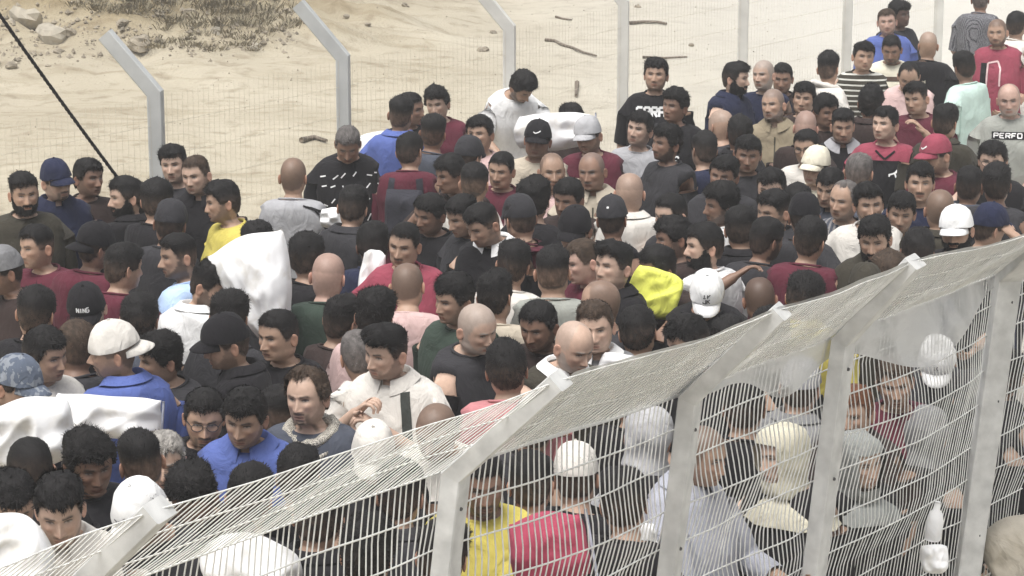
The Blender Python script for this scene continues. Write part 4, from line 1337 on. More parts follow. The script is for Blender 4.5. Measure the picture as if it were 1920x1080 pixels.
for i in range(NB - 1):
    L = np.linalg.norm(Bp[i + 1] - Bp[i]); n = int(round(L / .0265))
    q = MB()
    for k in range(1, n):
        u = i + k / n + .002 * math.sin(k * 7.7)
        zl = [z for z in (2.0, 1.94, 1.85, 1.76, 1.69, 1.62, 1.53, 1.45, 1.37, 1.30, 1.23, 1.17, 1.08, 1.0, .85, .7, .4, .05)]
        pts = [slope_pt(u, s) - fo for s in (1.0, .75, .5, .25)] + [fence_pt(u, z) - fo for z in zl]
        q.tube(np.array(pts), np.array([.0018] * 4 + [.0025] * len(zl)), 4, caps=False)
    for s in (.985, .66, .34):
        q.tube(np.array([slope_pt(i + k / 14, s) - fo + [0, 0, .003] for k in range(15)]), .0024, 4, caps=False)
    for z in (2.0, 1.88, 1.76, 1.62, 1.48, 1.30, 1.17, 1.0, .85, .70, .4, .1):
        q.tube(np.array([fence_pt(i + k / 14, z) - fo + nrm[i] * .003 for k in range(15)]), .0033, 4, caps=False)
    o = q.build('mesh_panel', m_wire, nf); o['kind'] = 'stuff'

# translucent plastic film clinging to the sloping top strip
m_film, nt, p = newmat('plastic_film')
tc = N(nt, 'ShaderNodeTexCoord')
nz = N(nt, 'ShaderNodeTexNoise'); nz.inputs['Scale'].default_value = 3.2; nz.inputs['Detail'].default_value = 5; nz.inputs['Distortion'].default_value = .8
nt.links.new(tc.outputs['Object'], nz.inputs['Vector'])
cr = N(nt, 'ShaderNodeValToRGB'); e = cr.color_ramp.elements
e[0].position = .30; e[0].color = (.34, .34, .34, 1); e[1].position = .55; e[1].color = (.84, .84, .84, 1)
nt.links.new(nz.outputs[0], cr.inputs[0]); nt.links.new(cr.outputs[0], p.inputs['Alpha'])
p.inputs['Base Color'].default_value = (.60, .605, .60, 1); p.inputs['Roughness'].default_value = .45
nz2 = N(nt, 'ShaderNodeTexNoise'); nz2.inputs['Scale'].default_value = 9; nz2.inputs['Detail'].default_value = 5
mp = N(nt, 'ShaderNodeMapping'); mp.inputs['Scale'].default_value = (1, .4, 1); mp.inputs['Rotation'].default_value = (0, 0, .75)
nt.links.new(tc.outputs['Object'], mp.inputs[0]); nt.links.new(mp.outputs[0], nz2.inputs['Vector'])
b = N(nt, 'ShaderNodeBump'); b.inputs['Distance'].default_value = .02; b.inputs['Strength'].default_value = .7
nt.links.new(nz2.outputs[0], b.inputs['Height']); nt.links.new(b.outputs[0], p.inputs['Normal'])
def film(name, label, u0, u1, s_top, drop, seed, mat, nu=110):
    q = MB(); rows = []
    r = 26
    us = np.linspace(u0, u1, nu)
    for j in range(r):
        v = j / (r - 1)
        row = []
        for u in us:
            dr = drop(u)
            tot = s_top(u) + dr
            w = s_top(u) - v * tot
            if w >= 0: P = slope_pt(u, w) ; n = np.array([0, 0, 1.0])
            else: P = fence_pt(u, BZ + w * .40); n = lerp_arr(nrm, u)
            P = P + n * (.010 + .006 * vnoise(np.array([[u * 9, v * 5, seed]]), seed)[0]) + np.array([0, 0, .004])
            row.append(P)
        rows.append(row)
    q.add(np.array(rows).reshape(-1, 3), grid_faces(r, nu))
    return tag(q.build(name, mat), label, 'plastic film')
film('plastic_film', 'translucent grey plastic film draped over the bent top of the near fence', 1.98 + .08, 5.95,
     lambda u: 1.0 - .015 * abs(math.sin(u * 5)),
     lambda u: max(0.02, -.05 + .20 * sstep(2.5, 3.2, u) + .35 * math.exp(-((u - 3.72) / .2) ** 2) + .45 * math.exp(-((u - 4.55) / .28) ** 2) + .12 * vnoise(np.array([[u * 4, 0, 0]]), 12)[0]), 2, m_film)

# ------------------------------------------------------------------ sacks, bags, bundles
m_sack = sack_mat()
m_sackd = m_sack
m_lime = cloth((.86, .88, .16), .8)
m_seam = cloth((.45, .47, .55), .8)
def sack(cx, cy, w, h, z, tilt, label, mat=None, thick=.11, seed=0, yaw=0, pinch=.3, cat='sack', name='sack', group='white sacks carried in the crowd', seam=True, dy=0, round_=.55, bow=0, taper=0):
    """stuffed sack. w, h in photo px"""
    P0 = at_z(cx, cy, z); P0 = P0 + ray(cx, cy) * dy
    sc = FPX / (P0[1])
    W, Hh = w / sc / 2, h / sc / 2
    nu, nv = 46, 30
    U = np.linspace(-1, 1, nu); V = np.linspace(-1, 1, nv)
    uu, vv = np.meshgrid(U, V)
    pr = ((1 - np.abs(uu) ** 3.2) * (1 - np.abs(vv) ** 3.2)); pr = np.clip(pr, 0, 1) ** .45
    shrink_x = 1 - pinch * .22 * (1 - np.abs(vv) ** 2) * 0; 
    # square -> rounded outline
    sx_ = uu * np.sqrt(1 - vv ** 2 / 2); sy_ = vv * np.sqrt(1 - uu ** 2 / 2)
    kx = uu * (1 - round_) + sx_ * round_; kz = vv * (1 - round_) + sy_ * round_
    edge = 1 + .07 * vnoise(np.stack([kx * 1.7 + seed, kz * 1.7, kx * 0], -1), seed + 8)
    X = W * kx * (1 - taper * (1 - kz) / 2) * edge * (1 - pinch * .10 * (1 - vv ** 2) * np.abs(uu) ** 4)
    Z = Hh * kz * edge * (1 - pinch * .30 * (1 - np.abs(uu)) * 0 - pinch * .22 * np.abs(uu) ** 2 * (1 - np.abs(uu) ** 8)) + Hh * bow * (kx ** 2 - .3)
    wr = vnoise(np.stack([uu * 4 * W / .25 + seed, vv * 5 * Hh / .25, uu * 0], -1), seed) * .5 + vnoise(np.stack([uu * 12 * W / .25, vv * 7 * Hh / .25 + seed, uu * 0], -1), seed + 1) * .25
    rdg = 1 - 2 * np.abs(vnoise(np.stack([kx * 2.5 * W / .2 + seed, kz * 2.5 * Hh / .2 - kx * 1.5, kx * 0], -1), seed + 3))
    d = thick * pr * (1 + .07 * wr + .09 * rdg)
    wave = .02 * vnoise(np.stack([uu * 2, vv * 2, uu * 0 + seed], -1), seed + 5)
    q = MB()
    Fp = np.stack([X, -d + wave, Z], -1).reshape(-1, 3); Bk = np.stack([X, d + wave, Z], -1).reshape(-1, 3)
    f = grid_faces(nv, nu)
    q.add(Fp, [k[::-1] for k in f]); q.add(Bk, f)
    o = q.build(name, mat or m_sack)
    o.location = P0; o.rotation_euler = (math.radians(-12), math.radians(-tilt), math.radians(yaw))
    if seam:
        s = MB()
        pts = [(W * .985, -.004, Hh * k) for k in np.linspace(-.9, .9, 14)]
        s.tube(np.array(pts) + np.stack([0 * np.arange(14), 0 * np.arange(14), .0 * np.arange(14)], -1), .006, 5)
        s.build('seam', m_seam, o)
    tag(o, label, cat, group)
    return o
# ------------------------------------------------------------------ the crowd
# cx, cy (photo px of the head centre), yaw (0 camera, + image right, 180 back), pitch, skin, hair, beard, top colour, label, options
RAISE_CHIN = lambda s: ((s*.19, .0, 1.368), (s*.26, -.15, 1.16), (s*.06, -.22, 1.40))
P = []
def p(cx, cy, yaw, pitch, skin, hair, beard, top, label, **k): P.append([cx, cy, yaw, pitch, skin, hair, beard, top, label, k])
DN = DEF_ARM; DNm = mirror(DEF_ARM)
# far right, top
p(1838, -2, 165, 0, 'brown', 'short', 'none', 'grey', 'man in black and white checked shirt at the top edge, back turned', pattern='check', col2=(.05, .05, .06), hc='salt', zc=1.66)
p(1687, 27, 35, 0, 'dark', 'curly', 'none', 'charcoal', 'dark skinned man half hidden behind the bearded man in blue', zc=1.62)
p(1663, 40, -8, 0, 'pink', 'short', 'stubble', 'blue', 'pale man in bright blue shirt near the top right', hc='brown')
p(1905, 46, 155, 0, 'tan', 'full', 'none', 'offwhite', 'dark haired man in cream shirt at the upper right edge')
p(1870, 60, -22, 0, 'tan', 'buzz', 'short', 'red', 'shaven man in red tee with an outlined figure on the front', print_='redfig', zc=1.68)
p(1740, 84, 178, 0, 'olive', 'bald', 'none', 'black', 'bald man in black shirt seen from behind below the checked shirt', hc='grey')
p(1672, 92, -15, 16, 'brown', 'short', 'short', 'cream', 'bearded man looking down in cream tee with a dark chest print', print_='bar', by=-5)
p(1619, 105, 5, 0, 'tan', 'full', 'none', 'olive', 'youth in striped shirt beside the cream tee', pattern='hstripe', col2=(.55, .55, .50))
p(1808, 124, -165, 5, 'brown', 'full', 'none', 'mint', 'man in pale mint shirt with his back turned', zc=1.63)
p(1704, 143, -10, 28, 'tan', 'thin', 'short', 'rose', 'balding man in pale pink shirt with lowered head')
p(1553, 128, 155, 0, 'tan', 'quiff', 'none', 'offwhite', 'youth in off white hooded top looking away', hood='offwhite', zc=1.64)
p(1467, 146, -10, 5, 'brown', 'short', 'stubble', 'brown', 'dark haired man behind the shouting grey haired man')
p(1432, 140, -35, 0, 'fair', 'buzz', 'grey', 'navy', 'grey haired man with open mouth beside the red beard', hc='grey', zc=1.64)
p(1380, 146, 62, 4, 'fair', 'full', 'full', 'navy', 'man with reddish beard in navy polo turned to the right', collar='navy', zc=1.66, hc='black')
p(1230, 140, -10, -2, 'tan', 'full', 'stubble', 'black', 'tall man in black tee with white block letters', zc=1.72, by=-5, print_='garab', sleeve=.5)
p(1266, 198, -40, -3, 'brown', 'curly', 'none', 'black', 'curly haired youth in dark jacket with chest badge', print_='badge', zc=1.62)
p(1508, 184, -18, 0, 'tan', 'full', 'none', 'brown', 'youth with thick black hair left of the white hooded top')
p(1450, 196, -32, 0, 'tan', 'buzz', 'short', 'khaki', 'cropped man in khaki zipped jacket', collar='khaki', print_='zip', by=-8, zc=1.63, hc='salt')
p(1718, 184, -35, 6, 'tan', 'fade', 'none', 'maroon', 'man with his hand raised to his mouth beside the mint shirt', arms=(RAISE_CHIN(1), DNm), zc=1.62, by=-15)
p(1892, 186, -12, 5, 'pink', 'bald', 'grey', 'sage', 'bald ruddy man in grey green tee with a lettered chest box', print_='perfo', by=-8, zc=1.63)
p(1632, 192, 165, 0, 'brown', 'curly', 'none', 'brown', 'curly dark head below the striped shirt')
p(978, 163, 42, 38, 'tan', 'curly', 'short', 'white', 'curly haired man in white tee bending over the long white sack', lean=16, by=20, zc=1.60, arms=(((.19,0,1.368),(.25,-.20,1.22),(.20,-.42,1.14)), ((-.19,0,1.368),(-.26,-.18,1.20),(-.18,-.40,1.12))), sleeve=.45)
p(1072, 226, 0, 10, 'brown', 'full', 'none', 'brown', 'man hidden behind the long white sack with only dark hair showing', zc=1.52)
p(752, 214, 165, 0, 'olive', 'fade', 'none', 'blue', 'tall man in bright blue polo with his back turned', zc=1.70, by=172, loose=.02, roll=0, cap=None, collar='blue')
p(820, 194, -15, 6, 'fair', 'curly', 'none', 'maroon', 'curly haired man in dark maroon top behind the blue polo')
p(812, 248, 170, 0, 'brown', 'fade', 'none', 'slate', 'man with shaved nape next to the blue polo, seen from behind')
p(770, 204, 60, 0, 'brown', 'short', 'none', 'black', 'man mostly hidden right of the tall man in blue', zc=1.58)
p(768, 282, 160, 4, 'tan', 'full', 'none', 'maroon', 'man in maroon tee wearing a dark backpack', by=172, zc=1.58)
p(900, 250, -22, 0, 'tan', 'full', 'goatee', 'rose', 'man with goatee in pink and maroon top by the white sack')
p(878, 292, 150, 5, 'tan', 'short', 'none', 'black', 'man in charcoal cap behind the goatee', cap=('charcoal', 'f', None), zc=1.55)
p(1008, 262, -8, 3, 'brown', 'short', 'none', 'beige', 'man in black cap with white mark and beige vest', cap=('black', 'f', 'swoosh'), by=0, sleeve=.12)
p(1103, 254, -25, 6, 'tan', 'short', 'stubble', 'maroon', 'man in pale grey cap and maroon top', cap=(('lightgrey'), 'f', None), by=-10)
p(1200, 242, -30, -4, 'fair', 'full', 'stubble', 'grey', 'young man in plain grey tee gazing up to the left', by=-10, sleeve=.4)
p(1250, 268, -55, 0, 'brown', 'wavy', 'short', 'charcoal', 'wavy haired man in dark charcoal tee beneath the chest badge', by=-60, zc=1.6)
p(1352, 236, -150, 8, 'tan', 'bald', 'none', 'charcoal', 'bald greyish head left of the khaki jacket', hc='grey')
p(1387, 250, 175, 0, 'brown', 'full', 'none', 'black', 'black haired man seen from behind in front of the khaki jacket')
p(1580, 236, -2, 4, 'tan', 'fade', 'stubble', 'black', 'long faced man staring ahead in black top with grey neck', by=0, collar='grey')
p(1510, 238, 180, 4, 'pink', 'bald', 'none', 'brown', 'ruddy bald head seen from behind right of the khaki jacket')
p(1660, 232, -38, -6, 'fair', 'full', 'none', 'red', 'young man in red and black sports shirt looking up', print_='sport', by=-12, zc=1.63)
p(1772, 228, 150, 2, 'tan', 'full', 'none', 'olive', 'man in grey green tee seen from behind right of the red cap', zc=1.66, by=170)
p(1756, 290, -62, 10, 'tan', 'short', 'stubble', 'maroon', 'man in red cap in profile', cap=('red', 'f', 'swoosh2'), by=-50)
p(1513, 276, -25, 4, 'tan', 'short', 'none', 'offwhite', 'man peering from behind the cream cap', glass=True)
p(1402, 288, -5, 4, 'brown', 'full', 'none', 'charcoal', 'solemn dark youth in charcoal top facing forward')
p(1530, 312, -32, 2, 'fair', 'short', 'none', 'cream', 'pale man in cream cap and cream tee', cap=('cream', 'f', None), by=-15, zc=1.62)
p(1610, 322, 165, 8, 'tan', 'short', 'none', 'beige', 'man in faded beige top below the long faced man', hc='salt')
# upper middle
p(652, 270, 2, 32, 'brown', 'short', 'mous', 'black', 'grey haired man looking down in black sweater with white dashes', hc='salt', print_='dashes', by=5, zc=1.62)
p(550, 330, 172, 2, 'tan', 'buzz', 'none', 'grey', 'cropped man in grey tee with three dark sleeve stripes', by=172, zc=1.62, print_='stripes3', hc='brown', sleeve=.5)
p(845, 326, -55, 14, 'brown', 'full', 'none', 'brown', 'man raising a hand to his mouth under the slate top', arms=(((.19,.0,1.368),(.2,-.2,1.15),(.1,-.26,1.2)), ((-.19,0,1.368),(-.30,-.20,1.16),(-.10,-.22,1.42))), by=-30)
p(890, 342, 165, 0, 'olive', 'fade', 'none', 'offwhite', 'man with faded nape in pale shirt behind the dark cap', zc=1.57)
p(1035, 320, 8, 0, 'tan', 'recede', 'stubble', 'rose', 'smiling man with receding hair in pale pink top', by=0)
p(1110, 320, -22, 4, 'brown', 'recede', 'mous', 'beige', 'older dark man in grey beige zipped shirt', collar='beige', print_='zip', by=-8, hc='salt', zc=1.61)
p(1180, 360, 178, 2, 'fair', 'bald', 'none', 'offwhite', 'bald man in pale shirt seen from behind in the middle of the crowd', by=178)
p(1357, 328, -22, 4, 'brown', 'full', 'none', 'charcoal', 'youth with cropped fringe above the white tee')
p(1352, 382, -68, 6, 'brown', 'curly', 'short', 'white', 'profile man in white tee looking left', by=-120, zc=1.6)
p(1447, 352, -20, 6, 'fair', 'full', 'none', 'black', 'pale foreheaded man left of the cream tee')
p(1450, 396, -50, 4, 'tan', 'fade', 'stubble', 'charcoal', 'smiling man with short hair below the pale forehead')
p(1495, 382, 175, 4, 'tan', 'full', 'none', 'black', 'black haired man seen from behind in front of the cream tee', zc=1.56)
p(1583, 374, -38, 4, 'tan', 'thin', 'stubble', 'slate', 'older balding man in dark grey shirt', hc='salt', pattern='vstripe', col2=(.25, .24, .24))
p(1629, 382, 2, 4, 'tan', 'full', 'stubble', 'offwhite', 'frowning man above the heavy beard')
p(1725, 342, -8, -2, 'tan', 'full', 'mous', 'navy', 'young man with moustache in navy tee under the red cap', by=-5, zc=1.62)
p(1861, 300, -18, 6, 'fair', 'full', 'none', 'black', 'man in dark glasses peering below the lettered tee', glass=True)
p(1868, 344, 172, 2, 'brown', 'full', 'none', 'charcoal', 'black haired man in charcoal shirt with his back turned near the right edge', zc=1.62)
p(1762, 392, 176, 6, 'tan', 'buzz', 'none', 'olive', 'brown cropped head beside the white fronted cap', hc='brown')
p(1640, 447, -18, 10, 'tan', 'wavy', 'full', 'olive', 'man with heavy black beard and olive tee', by=-10, zc=1.64)
p(1793, 430, -22, 4, 'tan', 'short', 'full', 'black', 'bearded man in cap with white front panel', cap=('white', 'f', None), by=-10)
p(1855, 424, 120, 8, 'tan', 'short', 'none', 'navy', 'man in navy cap holding a hand to his ear', cap=('navy', 'f', None), by=140, arms=(((.19,.0,1.368),(.30,-.16,1.30),(.14,-.10,1.55)), ((-.19,0,1.368),(-.38,-.15,1.34),(-.14,-.08,1.56))), sleeve=.9)
p(1720, 470, 172, 8, 'brown', 'full', 'none', 'navy', 'dark head at the fence between the two beards', zc=1.56)
p(1668, 516, 165, 8, 'brown', 'full', 'none', 'brown', 'reddish brown head just above the plastic film', zc=1.52, hc='brown')
p(1622, 542, 178, 20, 'brown', 'short', 'none', 'olive', 'man in dark olive cap at the fence edge', cap=('olive', 'f', None), zc=1.50)
# left
p(45, 362, 22, 3, 'tan', 'fade', 'full', 'olive', 'bearded man with flat top hair at the far left', by=25, zc=1.62)
p(105, 338, 42, 4, 'fair', 'short', 'goatee', 'navy', 'man in navy cap and navy shirt with a moustache', cap=('navy', 'f', None), by=20)
p(166, 332, 48, 4, 'brown', 'full', 'none', 'brown', 'dark skinned youth in brown shirt beside the navy cap', by=15)
p(236, 368, -62, 2, 'fair', 'full', 'full', 'black', 'man with full black beard in profile below the rope end', by=-150, zc=1.62)
p(326, 308, -8, -2, 'fair', 'full', 'stubble', 'charcoal', 'man with bowl of black hair beside the leaning post')
p(368, 328, -22, 2, 'fair', 'short', 'stubble', 'black', 'stern man in black tee left of the yellow shirt', hc='brown', by=-5)
p(418, 378, -72, 5, 'tan', 'full', 'stubble', 'yellow', 'man in bright yellow shirt in profile', by=-60, zc=1.62, print_=None)
p(295, 376, 160, 4, 'tan', 'full', 'none', 'black', 'black haired man behind the dark woollen cap')
p(320, 418, 176, 8, 'brown', 'short', 'none', 'charcoal', 'man in charcoal cap turned away below the black tee', cap=('charcoal', 'f', None))
p(70, 462, -45, 3, 'tan', 'fade', 'none', 'maroon', 'clean shaven young man in maroon top at the left', by=-30)
p(180, 462, 130, 8, 'brown', 'short', 'none', 'maroon', 'man in black cap worn backwards and maroon shirt', cap=('black', 'b', None), by=150)
p(232, 500, 130, 8, 'tan', 'full', 'none', 'maroon', 'black haired man in maroon tee left of the light blue shirt', by=160)
p(335, 480, -62, 6, 'tan', 'fade', 'short', 'lightblue', 'bearded man in light blue shirt', by=-110, zc=1.62)
p(395, 535, 68, 18, 'tan', 'wavy', 'short', 'white', 'man with tousled hair in white tee looking down to the right', by=140, sleeve=.5, zc=1.62)
p(6, 508, -62, 10, 'brown', 'short', 'none', 'brown', 'man in grey cap cut by the left edge', cap=('midgrey', 'f', None))
p(68, 585, 172, 5, 'tan', 'full', 'none', 'black', 'large black haired head seen from behind below the maroon top', zc=1.62)
p(163, 580, 2, 22, 'fair', 'short', 'stubble', 'black', 'man in black cap with white lettering facing forward', cap=('black', 'f', 'letters'), by=0)
p(262, 596, 176, 3, 'tan', 'full', 'none', 'slate', 'man in dark slate top with his back turned beside the white cap', zc=1.62)
p(85, 664, 58, 8, 'tan', 'full', 'none', 'offwhite', 'black haired man in pale shirt behind the mottled cap')
p(143, 648, -160, 8, 'brown', 'short', 'none', 'charcoal', 'brown head between the lettered cap and the white cap', hc='brown')
p(213, 657, -82, 6, 'tan', 'buzz', 'goatee', 'blue', 'man in white cap worn backwards and blue tee', cap=('offwhite', 'b', None), by=-140, zc=1.63)
p(32, 722, 62, 12, 'tan', 'short', 'none', 'slate', 'man in mottled grey cap with its peak to the right', cap=(((.10,.12,.16)), 'f', None), by=60)
p(425, 642, -72, 14, 'tan', 'short', 'stubble', 'black', 'man in black cap with its peak to the left', cap=('black', 'f', None), by=-90, zc=1.62)
p(430, 592, 176, 4, 'tan', 'full', 'none', 'charcoal', 'black haired head directly behind the black peaked cap')
p(522, 628, -40, 3, 'tan', 'short', 'none', 'black', 'square jawed young man in black top right of the big sack', by=-30)
p(383, 782, 8, 14, 'tan', 'short', 'goatee', 'black', 'man with glasses and goatee', glass=True, by=10)
p(460, 782, -12, 28, 'tan', 'full', 'stubble', 'blue', 'man in blue tee looking down with thick black hair', by=-5)
p(576, 742, -22, 2, 'fair', 'long', 'goatee', 'slate', 'long haired balding man with a black and white neck scarf', keff=True, by=-10, hc='brown', zc=1.62)
p(724, 658, -42, 8, 'fair', 'quiff', 'stubble', 'offwhite', 'young man in off white polo with hands clasped at his chest', collar='offwhite', by=-12, zc=1.63, sleeve=.45,
  arms=(((.192,0,1.374),(.25,-.14,1.13),(.015,-.25,1.33)), ((-.192,0,1.374),(-.30,-.13,1.18),(-.09,-.23,1.385))), hands='clasp', curl=.9)
p(702, 592, 176, 5, 'tan', 'curly', 'none', 'rose', 'curly black head above the off white polo', zc=1.58)
p(672, 665, -170, 10, 'tan', 'thin', 'none', 'offwhite', 'grey cropped head behind the clasped hands', hc='salt')
p(615, 516, 172, 4, 'pink', 'bald', 'none', 'green', 'bald man in dark green shirt seen from behind', by=172, zc=1.63, sleeve=.9)
p(576, 480, 150, 4, 'tan', 'full', 'none', 'black', 'black haired man between the big sack and the bald head', zc=1.60)
p(662, 388, 174, 14, 'tan', 'full', 'none', 'charcoal', 'man in charcoal shirt with bowed head behind the grey tee')
p(700, 458, 176, 12, 'dark', 'full', 'none', 'navy', 'dark head left of the rose red tee')
p(758, 458, -18, 8, 'tan', 'short', 'mous', 'red', 'man with moustache in rose red tee', by=-5, zc=1.62, sleeve=.45)
p(764, 535, 172, 18, 'tan', 'buzz', 'none', 'rose', 'man in pale pink vest with bowed dark head', sleeve=.1, by=170)
p(852, 560, -50, 8, 'tan', 'full', 'none', 'green', 'man in green top behind the grey haired man', by=-40)
p(894, 614, 42, 16, 'fair', 'buzz', 'grey', 'charcoal', 'grey haired older man in dark shirt looking down to the right', hc='grey', by=60, zc=1.62)
p(928, 555, 160, 6, 'tan', 'wavy', 'none', 'beige', 'wavy haired man in bare beige vest', sleeve=.1, by=170)
p(950, 690, 178, 3, 'tan', 'full', 'none', 'pink', 'round black head above a coral shirt by the fence', by=178, zc=1.60)
p(1076, 648, 38, 18, 'fair', 'bald', 'grey', 'olive', 'balding old man with grey stubble and a white collar', hc='grey', by=30, collar='white')
p(1116, 612, -6, 4, 'fair', 'short', 'none', 'midgrey', 'young man with short brown hair in grey and white top', hc='brown', by=0, collar='white')
p(1126, 568, -95, 6, 'tan', 'recede', 'none', 'charcoal', 'man with high bare forehead in profile')
p(1150, 498, -46, -2, 'fair', 'quiff', 'none', 'black', 'young man with black quiff in black top by the yellow bundle', by=-60, zc=1.64)
p(1036, 508, 176, 3, 'tan', 'fade', 'none', 'sage', 'man in sage grey tee seen from behind', by=176, zc=1.62)
p(962, 494, 176, 8, 'tan', 'full', 'none', 'offwhite', 'black head left of the sage grey tee')
p(975, 408, -155, 8, 'tan', 'short', 'none', 'maroon', 'man in dark grey cap and maroon tee', cap=('charcoal', 'f', None), by=170, zc=1.62)
p(906, 420, -48, 24, 'tan', 'fade', 'stubble', 'black', 'man looking down in black polo with white collar', collar='white', by=-20, zc=1.60)
p(868, 404, -50, 18, 'tan', 'fade', 'none', 'charcoal', 'short haired man close behind the white collared polo')
p(1000, 374, 176, 3, 'tan', 'curly', 'none', 'black', 'dark curly head below the black cap with white mark')
p(1148, 410, 165, 8, 'brown', 'short', 'none', 'black', 'man in dark cap with small white mark and black tee', cap=('charcoal', 'f', 'dot'), zc=1.60)
p(1078, 430, -20, 14, 'tan', 'short', 'none', 'charcoal', 'man in dark cap with lowered face behind the sage tee', cap=('black', 'f', None))
p(1092, 490, -60, 8, 'pink', 'short', 'none', 'maroon', 'ruddy faced man left of the black quiff', hc='brown', zc=1.56)
p(1258, 402, -52, 6, 'fair', 'short', 'none', 'charcoal', 'pale faced man below the charcoal tee')
p(1262, 446, -72, 8, 'brown', 'curly', 'stubble', 'brown', 'man in dark brown shirt in profile', by=-110)
p(1320, 460, -74, 0, 'fair', 'full', 'full', 'white', 'man with black beard in white tee in profile', by=-130, zc=1.64, sleeve=.45)
p(1325, 552, -5, 42, 'brown', 'short', 'none', 'black', 'man bowing his head in white cap with black emblem', cap=('white', 'f', 'jk'), by=0, zc=1.58)
p(1437, 448, 128, 6, 'brown', 'full', 'short', 'charcoal', 'black haired man turned right beside the bearded profile', by=150)
p(1520, 448, 150, 4, 'tan', 'full', 'none', 'maroon', 'black haired man in maroon shirt with his back turned right of centre', by=160, zc=1.62)
p(1508, 405, 176, 8, 'brown', 'short', 'none', 'charcoal', 'man in dark grey cap behind the maroon shirt', cap=('black', 'f', None), zc=1.58)
p(1510, 556, 160, 10, 'tan', 'full', 'none', 'yellow', 'black haired man with a yellow collar leaning at the plastic film', zc=1.55, collar='yellow', by=165)
p(1290, 640, -65, 16, 'tan', 'full', 'none', 'black', 'black haired man with lowered face against the film', zc=1.55)
p(1425, 560, 172, 20, 'brown', 'buzz', 'none', 'black', 'man in black with an arm raised across the crowd', zc=1.44, arms=(((.19,0,1.368),(.42,-.06,1.50),(.25,-.22,1.64)), DNm), sleeve=.55, by=150)
# bottom left
p(112, 955, 8, 32, 'fair', 'quiff', 'stubble', 'offwhite', 'young man with thick fringe in pale shirt at the bottom left', by=8, zc=1.62, collar='offwhite')
p(168, 868, 28, 26, 'brown', 'curly', 'none', 'charcoal', 'curly haired man bowing behind the thick fringe')
p(264, 864, -160, 3, 'tan', 'fade', 'none', 'offwhite', 'man with a faded nape next to the grey haired face', by=-170)
p(308, 862, 6, 8, 'fair', 'short', 'none', 'midgrey', 'pale grey haired face wedged behind the faded nape', hc='grey', zc=1.54)
p(264, 962, -25, 38, 'tan', 'short', 'none', 'charcoal', 'man in white cap bowing beneath the fence arm', cap=('white', 'f', 'swoosh3'), by=-10)
p(362, 928, -10, 36, 'brown', 'curly', 'none', 'brown', 'curly black head bowed at the fence bottom left')
p(56, 878, -150, 18, 'tan', 'thin', 'none', 'charcoal', 'balding dark head under the folded sack')
p(22, 945, 20, 26, 'tan', 'full', 'none', 'brown', 'black haired man looking down at the bottom left edge')
p(468, 930, 176, 12, 'tan', 'full', 'none', 'black', 'dark head behind the fence wires below the blue tee', zc=1.54)
p(818, 806, -20, 24, 'tan', 'buzz', 'none', 'offwhite', 'cropped head and pale shoulder under the fence edge', zc=1.56)
p(700, 848, -5, 30, 'tan', 'short', 'none', 'charcoal', 'man in white lettered cap behind the fence slope', cap=('offwhite', 'f', 'jk2'), zc=1.56)
# behind the mesh
p(904, 905, 8, 10, 'brown', 'short', 'short', 'yellow', 'man in yellow shirt behind the mesh in the lower middle', by=5, sleeve=.45)
p(996, 905, 172, 8, 'tan', 'full', 'none', 'red', 'black haired man with a crimson back behind the mesh', zc=1.58, loose=.05)
p(1080, 892, 176, 8, 'tan', 'short', 'none', 'black', 'man in pale cap behind the mesh', cap=('offwhite', 'f', None), zc=1.60)
p(1216, 818, 170, 4, 'tan', 'short', 'none', 'black', 'woman in pale grey headscarf behind the first tall posts', sleeve=.97, scarf='lightgrey', long=True, zc=1.55)
p(1316, 852, 55, 10, 'tan', 'buzz', 'none', 'lilac', 'cropped man in lilac grey robe beside the tall post', by=60, zc=1.60, loose=.05, arms=(((.19,0,1.368),(.26,-.12,1.12),(.12,-.36,1.10)), ((-.19,0,1.368),(-.27,-.12,1.12),(-.10,-.38,1.15))), sleeve=.8)
p(1468, 852, -60, 4, 'fair', 'short', 'none', 'black', 'woman in cream headscarf and black gown behind the mesh', sleeve=.97, scarf='sandcream', long=True, zc=1.58)
p(1612, 862, 30, 6, 'fair', 'short', 'none', 'black', 'woman in grey green headscarf beside the narrow post', sleeve=.97, scarf='palegrey', long=True, zc=1.48)
p(1738, 812, 165, 4, 'fair', 'short', 'none', 'black', 'woman in grey headscarf with long black gown behind the mesh', sleeve=.97, scarf='midgrey', long=True, zc=1.42)
p(1678, 716, -5, 6, 'tan', 'short', 'none', 'maroon', 'brown haired man facing the mesh beside the hanging white cap', hc='brown', by=0)
p(1757, 676, -10, 48, 'tan', 'short', 'none', 'charcoal', 'man in white cap bowing under the plastic film', cap=('white', 'f', 'dot2'), by=0)
p(1600, 772, -25, 6, 'tan', 'short', 'none', 'brown', 'reddish haired man behind the mesh left of the brown haired man', hc='red')
p(1500, 724, 165, 4, 'fair', 'short', 'none', 'midgrey', 'man in white and grey cap below the film', cap=('grey', 'f', None))
p(1395, 760, 175, 4, 'tan', 'full', 'none', 'black', 'dark head behind the mesh between two tall posts')
p(1880, 700, 172, 4, 'tan', 'full', 'none', 'black', 'dark haired man behind the mesh at the right edge')
p(1825, 742, 176, 4, 'fair', 'short', 'none', 'black', 'woman in black headscarf behind the last post', sleeve=.97, scarf='black', long=True, zc=1.49)
p(600, 965, 174, 8, 'tan', 'full', 'none', 'black', 'black head behind the wires right of the round sack')
p(752, 925, 170, 8, 'tan', 'full', 'none', 'charcoal', 'dark head behind the mesh left of the thick post')
p(690, 1035, 172, 8, 'tan', 'curly', 'none', 'black', 'dark curly head low behind the mesh beside the round sack')
p(560, 890, 176, 8, 'tan', 'full', 'none', 'black', 'black head directly under the sloping wires by the neck scarf', zc=1.5)
p(1170, 940, 172, 8, 'tan', 'full', 'none', 'black', 'black haired head right of the crimson back behind the mesh')
